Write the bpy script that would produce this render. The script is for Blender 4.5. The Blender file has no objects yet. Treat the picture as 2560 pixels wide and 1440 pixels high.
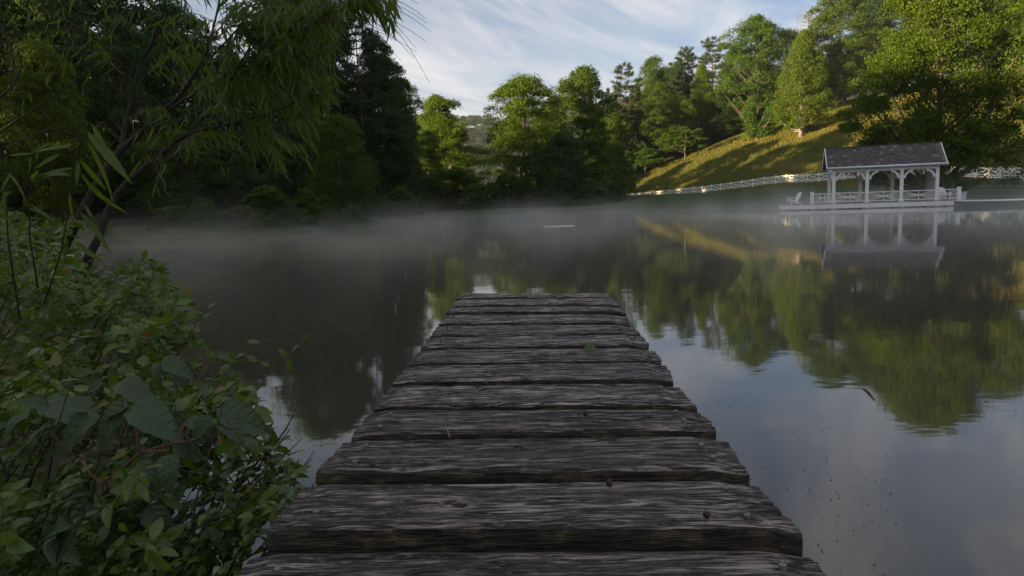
import bpy, math, random
import numpy as np
from mathutils import Vector, Matrix

random.seed(7)
rng = np.random.default_rng(11)
S = bpy.context.scene
COL = S.collection
R = math.radians

# ------------------------------------------------------------------ camera
F = 1707.0                       # focal length in photograph pixels (24 mm on 36 mm)
CAM = np.array([0.0, 0.0, 1.6])
ROLL = 0.0365
PITCH = math.atan((720 - 500.3) * math.cos(ROLL) / F)
_f = np.array([0, math.cos(PITCH), -math.sin(PITCH)])
_u0 = np.array([0, math.sin(PITCH), math.cos(PITCH)])
_r0 = np.array([1.0, 0, 0])
_r = math.cos(ROLL) * _r0 - math.sin(ROLL) * _u0
_u = math.cos(ROLL) * _u0 + math.sin(ROLL) * _r0
cam = bpy.data.cameras.new('camera')
cam.sensor_width = 36.0
cam.lens = 24.0
cam.clip_start = 0.05
cam.clip_end = 5000
camo = bpy.data.objects.new('camera', cam)
COL.objects.link(camo)
M4 = Matrix(((_r[0], _u[0], -_f[0], CAM[0]), (_r[1], _u[1], -_f[1], CAM[1]),
             (_r[2], _u[2], -_f[2], CAM[2]), (0, 0, 0, 1)))
camo.matrix_world = M4
S.camera = camo

def ray(px, py):
    d = _f + _r * ((px - 1280) / F) + _u * ((720 - py) / F)
    return d
def at_y(px, py, Y):
    d = ray(px, py)
    return CAM + d * (Y / d[1])
def on_z(px, py, z):
    d = ray(px, py)
    return CAM + d * ((z - CAM[2]) / d[2])
def project(P):
    v = np.asarray(P) - CAM
    c = v @ _f
    return 1280 + F * (v @ _r) / c, 720 - F * (v @ _u) / c

# ------------------------------------------------------------------ light, sky
SUN_EL = R(7)
SUN_AZ = R(25)                   # the sun stands low to the left, a little behind the camera
to_sun = np.array([-math.cos(SUN_EL) * math.cos(SUN_AZ), -math.cos(SUN_EL) * math.sin(SUN_AZ), math.sin(SUN_EL)])
sun = bpy.data.lights.new('sun', 'SUN')
sun.energy = 5.0
sun.angle = R(0.5)
sun.color = (1.0, 0.75, 0.42)
suno = bpy.data.objects.new('sun', sun)
suno.rotation_euler = Vector(to_sun).to_track_quat('Z', 'Y').to_euler()
suno.location = (-40, -10, 60)
COL.objects.link(suno)

W = bpy.data.worlds.new('World')
S.world = W
W.use_nodes = True
nt = W.node_tree
nt.nodes.clear()
def wn(t, **kw):
    n = nt.nodes.new(t)
    for k, v in kw.items():
        setattr(n, k, v)
    return n
def wl(a, b):
    nt.links.new(a, b)
sky = wn('ShaderNodeTexSky', sky_type='NISHITA', sun_disc=False)
sky.sun_elevation = SUN_EL
sky.sun_rotation = R(270) - SUN_AZ
sky.altitude = 600
sky.air_density = 1.0
sky.dust_density = 0.6
sky.ozone_density = 1.2
tc = wn('ShaderNodeTexCoord')
sep = wn('ShaderNodeSeparateXYZ')
wl(tc.outputs['Generated'], sep.inputs[0])
def wmath(op, a, b=None, c=None):
    n = wn('ShaderNodeMath', operation=op)
    for i, v in enumerate((a, b, c)):
        if v is None: continue
        if isinstance(v, (int, float)): n.inputs[i].default_value = v
        else: wl(v, n.inputs[i])
    return n.outputs[0]
zc = wmath('MAXIMUM', sep.outputs[2], 0.0)
den = wmath('ADD', zc, 0.10)
cx = wmath('DIVIDE', sep.outputs[0], den)
cy = wmath('DIVIDE', sep.outputs[1], den)
comb = wn('ShaderNodeCombineXYZ')
wl(cx, comb.inputs[0]); wl(cy, comb.inputs[1])
def wnoise(stretch, rot, scale, detail, rough, dist, off=(0, 0, 0)):
    mp = wn('ShaderNodeMapping', vector_type='TEXTURE')
    mp.inputs['Scale'].default_value = (stretch, 1, 1)
    mp.inputs['Rotation'].default_value = (0, 0, rot)
    mp.inputs['Location'].default_value = off
    wl(comb.outputs[0], mp.inputs[0])
    nz = wn('ShaderNodeTexNoise')
    nz.inputs['Scale'].default_value = scale
    nz.inputs['Detail'].default_value = detail
    nz.inputs['Roughness'].default_value = rough
    nz.inputs['Distortion'].default_value = dist
    wl(mp.outputs[0], nz.inputs['Vector'])
    return nz.outputs['Fac']
def wramp(fac, p0, c0, p1, c1):
    rp = wn('ShaderNodeMapRange', interpolation_type='SMOOTHSTEP')
    rp.inputs['From Min'].default_value = p0; rp.inputs['From Max'].default_value = p1
    rp.inputs['To Min'].default_value = c0; rp.inputs['To Max'].default_value = c1
    wl(fac, rp.inputs['Value'])
    return rp.outputs[0]
big = wramp(wnoise(2.2, R(35), 0.75, 6, 0.55, 0.6, (0.6, 1.7, 0)), 0.38, 0.0, 0.62, 1.0)
wisp = wramp(wnoise(2.3, R(52), 1.5, 7, 0.56, 1.6, (0.4, 2.2, 0)), 0.38, 0.0, 0.68, 1.0)
cl = wmath('MULTIPLY', wmath('ADD', wmath('MULTIPLY', big, 0.45), wmath('MULTIPLY', wisp, 0.60)), 1.0)
cl = wmath('MULTIPLY_ADD', wmath('MINIMUM', cl, 0.95), 0.86, 0.12)
hz = wramp(sep.outputs[2], 0.0, 0.95, 0.20, 0.0)
mix1 = wn('ShaderNodeMix', data_type='RGBA')
wl(cl, mix1.inputs['Factor'])
tint = wn('ShaderNodeMix', data_type='RGBA', blend_type='MULTIPLY')
tint.inputs['Factor'].default_value = 1.0
wl(sky.outputs[0], tint.inputs['A'])
tint.inputs['B'].default_value = (0.35, 0.41, 0.54, 1)
wl(tint.outputs['Result'], mix1.inputs['A'])
mix1.inputs['B'].default_value = (2.5, 2.45, 2.48, 1)
mix2 = wn('ShaderNodeMix', data_type='RGBA')
wl(hz, mix2.inputs['Factor'])
wl(mix1.outputs['Result'], mix2.inputs['A'])
mix2.inputs['B'].default_value = (2.65, 2.45, 2.38, 1)
bg = wn('ShaderNodeBackground')
bg.inputs['Strength'].default_value = 0.10
wl(mix2.outputs['Result'], bg.inputs['Color'])
wo = wn('ShaderNodeOutputWorld')
wl(bg.outputs[0], wo.inputs['Surface'])

S.view_settings.view_transform = 'Standard'
S.view_settings.look = 'None'
S.view_settings.exposure = 1.82
S.view_settings.gamma = 1.0
S.cycles.max_bounces = 8
S.cycles.diffuse_bounces = 4
S.cycles.glossy_bounces = 3
S.cycles.transmission_bounces = 3
S.cycles.volume_bounces = 1
S.cycles.transparent_max_bounces = 6
S.cycles.use_denoising = True
S.cycles.caustics_reflective = False
S.cycles.caustics_refractive = False
S.cycles.volume_step_rate = 3.0
S.cycles.volume_max_steps = 96

# ------------------------------------------------------------------ helpers
def vnoise(x, y, seed=0):
    """value noise, arrays in, 0..1 out"""
    x = np.asarray(x, float); y = np.asarray(y, float)
    xi = np.floor(x).astype(np.int64); yi = np.floor(y).astype(np.int64)
    fx = x - xi; fy = y - yi
    fx = fx * fx * (3 - 2 * fx); fy = fy * fy * (3 - 2 * fy)
    def h(a, b):
        n = (a * 374761393 + b * 668265263 + seed * 974634777) & 0xffffffff
        n = ((n ^ (n >> 13)) * 1274126177) & 0xffffffff
        n = (n ^ (n >> 16)) & 0xffffffff
        return n / 4294967295.0
    return (h(xi, yi) * (1 - fx) + h(xi + 1, yi) * fx) * (1 - fy) + (h(xi, yi + 1) * (1 - fx) + h(xi + 1, yi + 1) * fx) * fy
def fbm(x, y, seed=0, o=4):
    s = 0; a = 0.5; t = 0
    for i in range(o):
        s = s + a * vnoise(x * 2 ** i, y * 2 ** i, seed + i * 17); t += a; a *= 0.5
    return s / t
def sstep(a, b, x):
    t = np.clip((np.asarray(x, float) - a) / (b - a), 0, 1)
    return t * t * (3 - 2 * t)

def new_mesh(name, V, Fq, mat=None, smooth=False):
    """V (n,3); Fq: array (m,k) or a list of index lists"""
    me = bpy.data.meshes.new(name)
    V = np.asarray(V, np.float32)
    if isinstance(Fq, np.ndarray):
        k = Fq.shape[1]; m = Fq.shape[0]
        me.vertices.add(len(V)); me.vertices.foreach_set('co', V.ravel())
        me.loops.add(m * k); me.loops.foreach_set('vertex_index', Fq.astype(np.int32).ravel())
        me.polygons.add(m)
        me.polygons.foreach_set('loop_start', np.arange(0, m * k, k, dtype=np.int32))
        me.update(calc_edges=True)
    else:
        me.from_pydata(V.tolist(), [], [list(map(int, f)) for f in Fq]); me.update()
    if smooth:
        me.polygons.foreach_set('use_smooth', np.ones(len(me.polygons), bool))
    if mat: me.materials.append(mat)
    return me
def link(name, data, parent=None):
    o = bpy.data.objects.new(name, data)
    COL.objects.link(o)
    if parent: o.parent = parent
    return o
def tag(o, label=None, cat=None, group=None, kind=None):
    if label: o['label'] = label
    if cat: o['category'] = cat
    if group: o['group'] = group
    if kind: o['kind'] = kind
    return o
def empty(name, loc=(0, 0, 0), rz=0.0):
    o = bpy.data.objects.new(name, None)
    o.empty_display_size = 0.2
    o.location = [float(v) for v in loc]; o.rotation_euler = (0, 0, rz)
    COL.objects.link(o)
    return o

class MB:
    def __init__(s): s.v = []; s.f = []; s.n = 0
    def add(s, V, Fs):
        V = np.asarray(V, float).reshape(-1, 3)
        s.v.append(V); s.f += [[int(i) + s.n for i in f] for f in Fs]; s.n += len(V)
        return s
    def box(s, c, d, ax=None):
        c = np.asarray(c, float); hx, hy, hz_ = [q / 2 for q in d]
        P = np.array([[x, y, z] for x in (-hx, hx) for y in (-hy, hy) for z in (-hz_, hz_)])
        if ax is not None: P = P @ np.asarray(ax)
        return s.add(P + c, [[0, 1, 3, 2], [4, 6, 7, 5], [0, 4, 5, 1], [2, 3, 7, 6], [0, 2, 6, 4], [1, 5, 7, 3]])
    def bar(s, a, b, w, h, up=(0, 0, 1)):
        a = np.asarray(a, float); b = np.asarray(b, float)
        d = b - a; L = np.linalg.norm(d); d = d / L
        sd = np.cross(d, up); sd = sd / np.linalg.norm(sd); uu = np.cross(sd, d)
        return s.box((a + b) / 2, (L, w, h), np.array([d, sd, uu]))
    def tube(s, P, rad, n=6, cap=True):
        P = np.asarray(P, float); m = len(P)
        rad = np.broadcast_to(np.asarray(rad, float), (m,))
        T = np.gradient(P, axis=0); T /= np.linalg.norm(T, axis=1)[:, None] + 1e-9
        ref = np.array([0, 0, 1.0]) if abs(T[0][2]) < 0.9 else np.array([1.0, 0, 0])
        V = []
        for i in range(m):
            a = np.cross(T[i], ref); a /= np.linalg.norm(a) + 1e-9; b = np.cross(T[i], a)
            ref = -np.cross(T[i], a) if False else ref
            for k in range(n):
                q = 2 * math.pi * k / n
                V.append(P[i] + rad[i] * (math.cos(q) * a + math.sin(q) * b))
        Fs = []
        for i in range(m - 1):
            for k in range(n):
                Fs.append([i * n + k, i * n + (k + 1) % n, (i + 1) * n + (k + 1) % n, (i + 1) * n + k])
        if cap:
            Fs.append(list(range(n))[::-1]); Fs.append([(m - 1) * n + k for k in range(n)])
        return s.add(V, Fs)
    def prism(s, poly, y0, y1):
        """polygon in x,z pushed along y"""
        n = len(poly)
        V = [[p[0], y0, p[1]] for p in poly] + [[p[0], y1, p[1]] for p in poly]
        Fs = [list(range(n)), list(range(2 * n - 1, n - 1, -1))]
        for k in range(n): Fs.append([k, k + n, (k + 1) % n + n, (k + 1) % n])
        return s.add(V, Fs)
    def mesh(s, name, mat, smooth=False):
        return new_mesh(name, np.concatenate(s.v), s.f, mat, smooth)
    def build(s, name, mat, parent=None, smooth=False):
        return link(name, s.mesh(name, mat, smooth), parent)

def frames(D, N):
    """rows: length axis, side axis, normal"""
    D = D / (np.linalg.norm(D, axis=1)[:, None] + 1e-9)
    Sd = np.cross(N, D); Sd /= np.linalg.norm(Sd, axis=1)[:, None] + 1e-9
    Nn = np.cross(D, Sd)
    return np.stack([D, Sd, Nn], axis=1)
def scatter(V0, F0, pos, fr, scale):
    """copies of one small mesh joined: V0 (k,3), F0 (m,q)"""
    k = len(V0)
    V = np.einsum('kj,njl->nkl', V0, fr) * np.asarray(scale).reshape(-1, 1, 1) + pos[:, None, :]
    Fa = F0[None] + (np.arange(len(pos)) * k)[:, None, None]
    return V.reshape(-1, 3), Fa.reshape(-1, F0.shape[1])

# ------------------------------------------------------------------ materials
MATS = {}
def mat(name):
    m = bpy.data.materials.new(name); m.use_nodes = True
    t = m.node_tree; t.nodes.clear()
    MATS[name] = m
    def N(ty, **kw):
        n = t.nodes.new(ty)
        for a, b in kw.items(): setattr(n, a, b)
        return n
    L = t.links.new
    out = N('ShaderNodeOutputMaterial')
    return m, N, L, out
def noise_n(N, L, vec, scale, detail=4, rough=0.55, dist=0.0):
    n = N('ShaderNodeTexNoise')
    n.inputs['Scale'].default_value = scale; n.inputs['Detail'].default_value = detail
    n.inputs['Roughness'].default_value = rough; n.inputs['Distortion'].default_value = dist
    if vec is not None: L(vec, n.inputs['Vector'])
    return n.outputs['Fac']
def ramp_n(N, L, fac, stops):
    r = N('ShaderNodeValToRGB')
    e = r.color_ramp.elements
    while len(e) < len(stops): e.new(0.5)
    for el, (p, c) in zip(e, stops):
        el.position = p; el.color = (*c, 1) if len(c) == 3 else c
    L(fac, r.inputs['Fac'])
    return r.outputs['Color']
def mapping(N, L, src, scale=(1, 1, 1), loc=(0, 0, 0)):
    m = N('ShaderNodeMapping'); m.inputs['Scale'].default_value = scale; m.inputs['Location'].default_value = loc
    L(src, m.inputs[0]); return m.outputs[0]
def mixc(N, L, fac, a, b, blend='MIX'):
    m = N('ShaderNodeMix', data_type='RGBA', blend_type=blend)
    for sock, v in ((m.inputs['Factor'], fac), (m.inputs['A'], a), (m.inputs['B'], b)):
        if isinstance(v, (int, float)): sock.default_value = v
        elif isinstance(v, tuple): sock.default_value = (*v, 1)
        else: L(v, sock)
    return m.outputs['Result']

def leaf_mat(name, dark, light, trans, tfac=0.28, rough=0.6, spec=0.10, patch=0.35):
    m, N, L, out = mat(name)
    g = N('ShaderNodeNewGeometry'); oi = N('ShaderNodeObjectInfo')
    tcn = N('ShaderNodeTexCoord')
    pn = noise_n(N, L, tcn.outputs['Object'], patch, 3)
    a = N('ShaderNodeMath', operation='MULTIPLY'); L(g.outputs['Random Per Island'], a.inputs[0]); a.inputs[1].default_value = 0.55
    b = N('ShaderNodeMath', operation='MULTIPLY_ADD'); L(pn, b.inputs[0]); b.inputs[1].default_value = 0.7; L(a.outputs[0], b.inputs[2])
    c = N('ShaderNodeMath', operation='SUBTRACT'); L(b.outputs[0], c.inputs[0]); c.inputs[1].default_value = 0.12
    colr = ramp_n(N, L, c.outputs[0], [(0.0, dark), (1.0, light)])
    if name == 'shrub_leaf':
        colr = mixc(N, L, ramp_n(N, L, g.outputs['Random Per Island'], [(0.965, (0, 0, 0)), (0.975, (0.8, 0.8, 0.8))]), colr, (0.17, 0.115, 0.02))
    hs = N('ShaderNodeHueSaturation')
    hv = N('ShaderNodeMapRange'); L(oi.outputs['Random'], hv.inputs['Value']); hv.inputs['To Min'].default_value = 0.484; hv.inputs['To Max'].default_value = 0.506
    vv = N('ShaderNodeMapRange'); L(oi.outputs['Random'], vv.inputs['Value']); vv.inputs['To Min'].default_value = 0.90; vv.inputs['To Max'].default_value = 1.12
    L(hv.outputs[0], hs.inputs['Hue']); L(vv.outputs[0], hs.inputs['Value']); L(colr, hs.inputs['Color'])
    p = N('ShaderNodeBsdfPrincipled')
    L(hs.outputs[0], p.inputs['Base Color']); p.inputs['Roughness'].default_value = rough
    p.inputs['Specular IOR Level'].default_value = spec
    tr = N('ShaderNodeBsdfTranslucent')
    tcx = mixc(N, L, 1.0, hs.outputs[0], trans, 'MULTIPLY')
    L(tcx, tr.inputs['Color'])
    mx = N('ShaderNodeMixShader'); mx.inputs[0].default_value = tfac
    L(p.outputs[0], mx.inputs[1]); L(tr.outputs[0], mx.inputs[2]); L(mx.outputs[0], out.inputs['Surface'])
    return m
T_ = (1.6, 1.7, 0.5)
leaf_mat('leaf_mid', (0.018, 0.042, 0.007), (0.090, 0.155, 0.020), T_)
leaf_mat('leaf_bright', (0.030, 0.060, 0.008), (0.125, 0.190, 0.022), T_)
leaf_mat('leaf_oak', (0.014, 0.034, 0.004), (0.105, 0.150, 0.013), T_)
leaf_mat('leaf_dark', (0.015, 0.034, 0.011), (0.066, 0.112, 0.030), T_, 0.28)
leaf_mat('needle', (0.014, 0.030, 0.013), (0.055, 0.085, 0.034), T_, 0.15)
leaf_mat('needle_warm', (0.016, 0.030, 0.010), (0.070, 0.092, 0.028), T_, 0.15)
leaf_mat('leaf_far', (0.016, 0.038, 0.016), (0.048, 0.085, 0.030), T_, 0.2)
leaf_mat('willow_leaf', (0.030, 0.058, 0.008), (0.095, 0.150, 0.020), (2.1, 2.0, 0.6), 0.5, 0.45, 0.4, 3.0)
leaf_mat('shrub_leaf', (0.010, 0.028, 0.005), (0.135, 0.205, 0.030), T_, 0.35, 0.36, 0.5, 5.0)
leaf_mat('broad_leaf', (0.018, 0.042, 0.017), (0.060, 0.105, 0.040), T_, 0.22, 0.40, 0.45, 14.0)
_m = MATS['broad_leaf']; _t = _m.node_tree
def _n(ty, **kw):
    q = _t.nodes.new(ty)
    for a_, b_ in kw.items(): setattr(q, a_, b_)
    return q
_tc = _n('ShaderNodeTexCoord'); _sp = _n('ShaderNodeSeparateXYZ'); _t.links.new(_tc.outputs['Object'], _sp.inputs[0])
_ab = _n('ShaderNodeMath', operation='ABSOLUTE'); _t.links.new(_sp.outputs[1], _ab.inputs[0])
_vx = _n('ShaderNodeMath', operation='MULTIPLY_ADD'); _t.links.new(_ab.outputs[0], _vx.inputs[0]); _vx.inputs[1].default_value = -0.8; _t.links.new(_sp.outputs[0], _vx.inputs[2])
_fr = _n('ShaderNodeMath', operation='PINGPONG'); _t.links.new(_vx.outputs[0], _fr.inputs[0]); _fr.inputs[1].default_value = 0.075
_mr = _n('ShaderNodeMapRange', interpolation_type='SMOOTHSTEP'); _t.links.new(_fr.outputs[0], _mr.inputs['Value']); _mr.inputs['From Max'].default_value = 0.03
_md = _n('ShaderNodeMapRange', interpolation_type='SMOOTHSTEP'); _t.links.new(_ab.outputs[0], _md.inputs['Value']); _md.inputs['From Max'].default_value = 0.03
_mn = _n('ShaderNodeMath', operation='MINIMUM'); _t.links.new(_mr.outputs[0], _mn.inputs[0]); _t.links.new(_md.outputs[0], _mn.inputs[1])
_bp = _n('ShaderNodeBump'); _bp.inputs['Strength'].default_value = 0.35; _bp.inputs['Distance'].default_value = 0.006; _t.links.new(_mn.outputs[0], _bp.inputs['Height'])
for _q in _t.nodes:
    if _q.type in ('BSDF_PRINCIPLED', 'BSDF_TRANSLUCENT'): _t.links.new(_bp.outputs[0], _q.inputs['Normal'])
leaf_mat('meadow_grass', (0.055, 0.088, 0.014), (0.27, 0.215, 0.05), (1.6, 1.4, 0.6), 0.35, 0.7, 0.1, 0.12)

def bark(name, c0, c1, sc=6.0):
    m, N, L, out = mat(name)
    tcn = N('ShaderNodeTexCoord')
    v = mapping(N, L, tcn.outputs['Object'], (sc, sc, sc * 0.25))
    n = noise_n(N, L, v, 1.0, 6, 0.65)
    p = N('ShaderNodeBsdfPrincipled'); L(ramp_n(N, L, n, [(0.3, c0), (0.7, c1)]), p.inputs['Base Color'])
    p.inputs['Roughness'].default_value = 0.85
    bp = N('ShaderNodeBump'); bp.inputs['Strength'].default_value = 0.6; bp.inputs['Distance'].default_value = 0.02
    L(n, bp.inputs['Height']); L(bp.outputs[0], p.inputs['Normal']); L(p.outputs[0], out.inputs['Surface'])
    return m
bark('bark', (0.035, 0.026, 0.02), (0.14, 0.105, 0.08), 3.0)
bark('bark_pale', (0.12, 0.10, 0.085), (0.30, 0.26, 0.22), 3.0)
bark('bark_willow', (0.012, 0.009, 0.007), (0.060, 0.044, 0.032), 40.0)
bark('twig', (0.03, 0.025, 0.014), (0.085, 0.06, 0.03), 60.0)
bark('red_stem', (0.09, 0.045, 0.025), (0.17, 0.08, 0.045), 60.0)

def plain(name, c, rough=0.6, var=0.12, scale=3.0, bump=0.0, spec=0.4):
    m, N, L, out = mat(name)
    tcn = N('ShaderNodeTexCoord')
    n = noise_n(N, L, tcn.outputs['Object'], scale, 5, 0.6)
    c0 = tuple(x * (1 - var) for x in c); c1 = tuple(min(1, x * (1 + var)) for x in c)
    p = N('ShaderNodeBsdfPrincipled'); L(ramp_n(N, L, n, [(0.3, c0), (0.7, c1)]), p.inputs['Base Color'])
    p.inputs['Roughness'].default_value = rough; p.inputs['Specular IOR Level'].default_value = spec
    if bump:
        bp = N('ShaderNodeBump'); bp.inputs['Strength'].default_value = bump; bp.inputs['Distance'].default_value = 0.01
        L(n, bp.inputs['Height']); L(bp.outputs[0], p.inputs['Normal'])
    L(p.outputs[0], out.inputs['Surface'])
    return m
plain('white_paint', (0.82, 0.81, 0.79), 0.5, 0.10, 2.5)
plain('white_fence', (0.84, 0.83, 0.78), 0.6, 0.10, 2.0)
plain('blue_white', (0.62, 0.68, 0.74), 0.45, 0.08, 2.0)
plain('deck_board', (0.20, 0.15, 0.12), 0.7, 0.25, 4.0)
plain('bench_wood', (0.16, 0.085, 0.05), 0.6, 0.25, 5.0)
plain('pile_wood', (0.30, 0.24, 0.20), 0.8, 0.3, 4.0)
plain('boat_green', (0.012, 0.075, 0.075), 0.35, 0.15, 2.0)
plain('nail_metal', (0.12, 0.105, 0.095), 0.42, 0.35, 60.0, 0.0, 0.8)
plain('seed_brown', (0.035, 0.014, 0.010), 0.6, 0.35, 200.0)
plain('straw', (0.22, 0.15, 0.07), 0.7, 0.2, 50.0)
plain('debris', (0.16, 0.14, 0.10), 0.7, 0.5, 3.0)
plain('pale_white', (0.75, 0.75, 0.74), 0.6, 0.1, 3.0)
plain('iron', (0.03, 0.03, 0.03), 0.5, 0.2, 20.0)

# slate roof: colour changes from slate to slate, pale lichen
m, N, L, out = mat('slate')
g = N('ShaderNodeNewGeometry'); tcn = N('ShaderNodeTexCoord')
c1 = ramp_n(N, L, g.outputs['Random Per Island'], [(0.0, (0.050, 0.040, 0.038)), (0.80, (0.095, 0.078, 0.074)), (0.93, (0.11, 0.092, 0.086)), (0.97, (0.24, 0.215, 0.20))])
n1 = noise_n(N, L, tcn.outputs['Object'], 2.2, 5, 0.65)
c2 = mixc(N, L, ramp_n(N, L, n1, [(0.52, (0, 0, 0)), (0.78, (0.55, 0.55, 0.55))]), c1, (0.13, 0.125, 0.095))
p = N('ShaderNodeBsdfPrincipled'); L(c2, p.inputs['Base Color']); p.inputs['Roughness'].default_value = 0.62
L(p.outputs[0], out.inputs['Surface'])

# weathered plank wood (x along the grain)
m, N, L, out = mat('plank_wood')
tcn = N('ShaderNodeTexCoord'); oi = N('ShaderNodeObjectInfo'); g = N('ShaderNodeNewGeometry')
off = N('ShaderNodeVectorMath', operation='SCALE'); off.inputs[0].default_value = (37.0, 19.0, 11.0); L(oi.outputs['Random'], off.inputs['Scale'])
ad = N('ShaderNodeVectorMath', operation='ADD'); L(tcn.outputs['Object'], ad.inputs[0]); L(off.outputs[0], ad.inputs[1])
wv = noise_n(N, L, mapping(N, L, ad.outputs[0], (3, 9, 9)), 1.0, 2)
wvv = N('ShaderNodeVectorMath', operation='SCALE'); wvv.inputs[0].default_value = (0, 0.05, 0.02); L(wv, wvv.inputs['Scale'])
ad2 = N('ShaderNodeVectorMath', operation='ADD'); L(ad.outputs[0], ad2.inputs[0]); L(wvv.outputs[0], ad2.inputs[1])
fine = noise_n(N, L, mapping(N, L, ad2.outputs[0], (9, 150, 150)), 1.0, 4, 0.66)
mid = noise_n(N, L, mapping(N, L, ad2.outputs[0], (3.5, 38, 38)), 1.0, 5, 0.66)
blot = noise_n(N, L, mapping(N, L, ad.outputs[0], (5, 12, 12)), 1.0, 5, 0.65)
speck = noise_n(N, L, mapping(N, L, ad.outputs[0], (34, 150, 150)), 1.0, 2, 0.6)
sm = N('ShaderNodeMath', operation='MULTIPLY_ADD'); L(fine, sm.inputs[0]); sm.inputs[1].default_value = 0.62
sm2 = N('ShaderNodeMath', operation='MULTIPLY'); L(mid, sm2.inputs[0]); sm2.inputs[1].default_value = 0.45; L(sm2.outputs[0], sm.inputs[2])
grain = sm.outputs[0]
base = ramp_n(N, L, grain, [(0.46, (0.003, 0.0026, 0.0022)), (0.525, (0.024, 0.018, 0.014)), (0.56, (0.11, 0.084, 0.068)), (0.61, (0.52, 0.44, 0.395))])
base = mixc(N, L, ramp_n(N, L, blot, [(0.46, (0, 0, 0)), (0.72, (0.8, 0.8, 0.8))]), base, (0.022, 0.017, 0.014))
base = mixc(N, L, ramp_n(N, L, speck, [(0.58, (0, 0, 0)), (0.66, (0.6, 0.6, 0.6))]), base, (0.30, 0.265, 0.245))
vo = N('ShaderNodeTexVoronoi'); vo.inputs['Scale'].default_value = 1.0; L(mapping(N, L, ad2.outputs[0], (2.6, 7.5, 7.5)), vo.inputs['Vector'])
ck = noise_n(N, L, mapping(N, L, ad2.outputs[0], (1.6, 30, 30), (5, 3, 1)), 1.0, 3, 0.6)
ckd = N('ShaderNodeMath', operation='SUBTRACT'); L(ck, ckd.inputs[0]); ckd.inputs[1].default_value = 0.5
cka = N('ShaderNodeMath', operation='ABSOLUTE'); L(ckd.outputs[0], cka.inputs[0])
base = mixc(N, L, ramp_n(N, L, cka.outputs[0], [(0.006, (0.95, 0.95, 0.95)), (0.020, (0, 0, 0))]), base, (0.004, 0.003, 0.0025))
kn = ramp_n(N, L, vo.outputs['Distance'], [(0.03, (1, 1, 1)), (0.13, (0, 0, 0))])
base = mixc(N, L, kn, base, (0.012, 0.008, 0.006))
hv = N('ShaderNodeHueSaturation'); hr = N('ShaderNodeMapRange'); L(oi.outputs['Random'], hr.inputs['Value']); hr.inputs['To Min'].default_value = 0.62; hr.inputs['To Max'].default_value = 1.10
hr2 = N('ShaderNodeMapRange'); L(blot, hr2.inputs['Value']); hr2.inputs['From Min'].default_value = 0.3; hr2.inputs['From Max'].default_value = 0.7; hr2.inputs['To Min'].default_value = 0.9; hr2.inputs['To Max'].default_value = 1.7
L(hr.outputs[0], hv.inputs['Value']); L(hr2.outputs[0], hv.inputs['Saturation']); L(base, hv.inputs['Color']); base = hv.outputs[0]
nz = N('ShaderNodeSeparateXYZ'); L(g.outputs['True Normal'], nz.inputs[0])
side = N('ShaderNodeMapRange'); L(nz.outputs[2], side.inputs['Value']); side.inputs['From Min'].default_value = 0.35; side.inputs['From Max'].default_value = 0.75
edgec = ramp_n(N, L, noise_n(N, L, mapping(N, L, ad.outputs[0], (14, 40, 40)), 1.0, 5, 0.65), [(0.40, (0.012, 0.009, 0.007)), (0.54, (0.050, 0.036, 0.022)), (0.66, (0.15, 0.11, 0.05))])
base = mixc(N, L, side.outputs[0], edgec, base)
p = N('ShaderNodeBsdfPrincipled'); L(base, p.inputs['Base Color'])
rg = ramp_n(N, L, fine, [(0.42, (0.8, 0.8, 0.8)), (0.58, (0.28, 0.28, 0.28))])
L(rg, p.inputs['Roughness']); p.inputs['Specular IOR Level'].default_value = 0.45
bp = N('ShaderNodeBump'); bp.inputs['Strength'].default_value = 1.0; bp.inputs['Distance'].default_value = 0.018
L(grain, bp.inputs['Height']); L(bp.outputs[0], p.inputs['Normal'])
L(p.outputs[0], out.inputs['Surface'])

# ground: meadow grass, leaf litter under the woods, mud at the shore
m, N, L, out = mat('ground')
tcn = N('ShaderNodeTexCoord'); P_ = tcn.outputs['Object']
n1 = noise_n(N, L, P_, 0.06, 5, 0.6); n2 = noise_n(N, L, P_, 1.6, 5, 0.7)
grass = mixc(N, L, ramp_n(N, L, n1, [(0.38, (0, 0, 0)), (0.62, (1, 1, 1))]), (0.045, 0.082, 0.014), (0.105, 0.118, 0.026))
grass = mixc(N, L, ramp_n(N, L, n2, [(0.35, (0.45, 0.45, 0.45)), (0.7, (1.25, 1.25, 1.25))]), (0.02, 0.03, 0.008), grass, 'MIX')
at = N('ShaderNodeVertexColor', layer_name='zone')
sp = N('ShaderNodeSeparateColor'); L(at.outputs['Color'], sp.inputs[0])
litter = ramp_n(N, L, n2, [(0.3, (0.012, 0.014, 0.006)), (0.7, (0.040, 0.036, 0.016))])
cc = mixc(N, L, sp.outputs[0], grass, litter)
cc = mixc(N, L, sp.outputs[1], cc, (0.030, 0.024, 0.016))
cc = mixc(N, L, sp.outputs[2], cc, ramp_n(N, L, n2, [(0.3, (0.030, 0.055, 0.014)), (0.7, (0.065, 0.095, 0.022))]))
p = N('ShaderNodeBsdfPrincipled'); L(cc, p.inputs['Base Color']); p.inputs['Roughness'].default_value = 0.9; p.inputs['Specular IOR Level'].default_value = 0.15
bp = N('ShaderNodeBump'); bp.inputs['Strength'].default_value = 1.0; bp.inputs['Distance'].default_value = 0.3
L(noise_n(N, L, P_, 2.5, 6, 0.7), bp.inputs['Height']); L(bp.outputs[0], p.inputs['Normal'])
L(p.outputs[0], out.inputs['Surface'])

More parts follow.
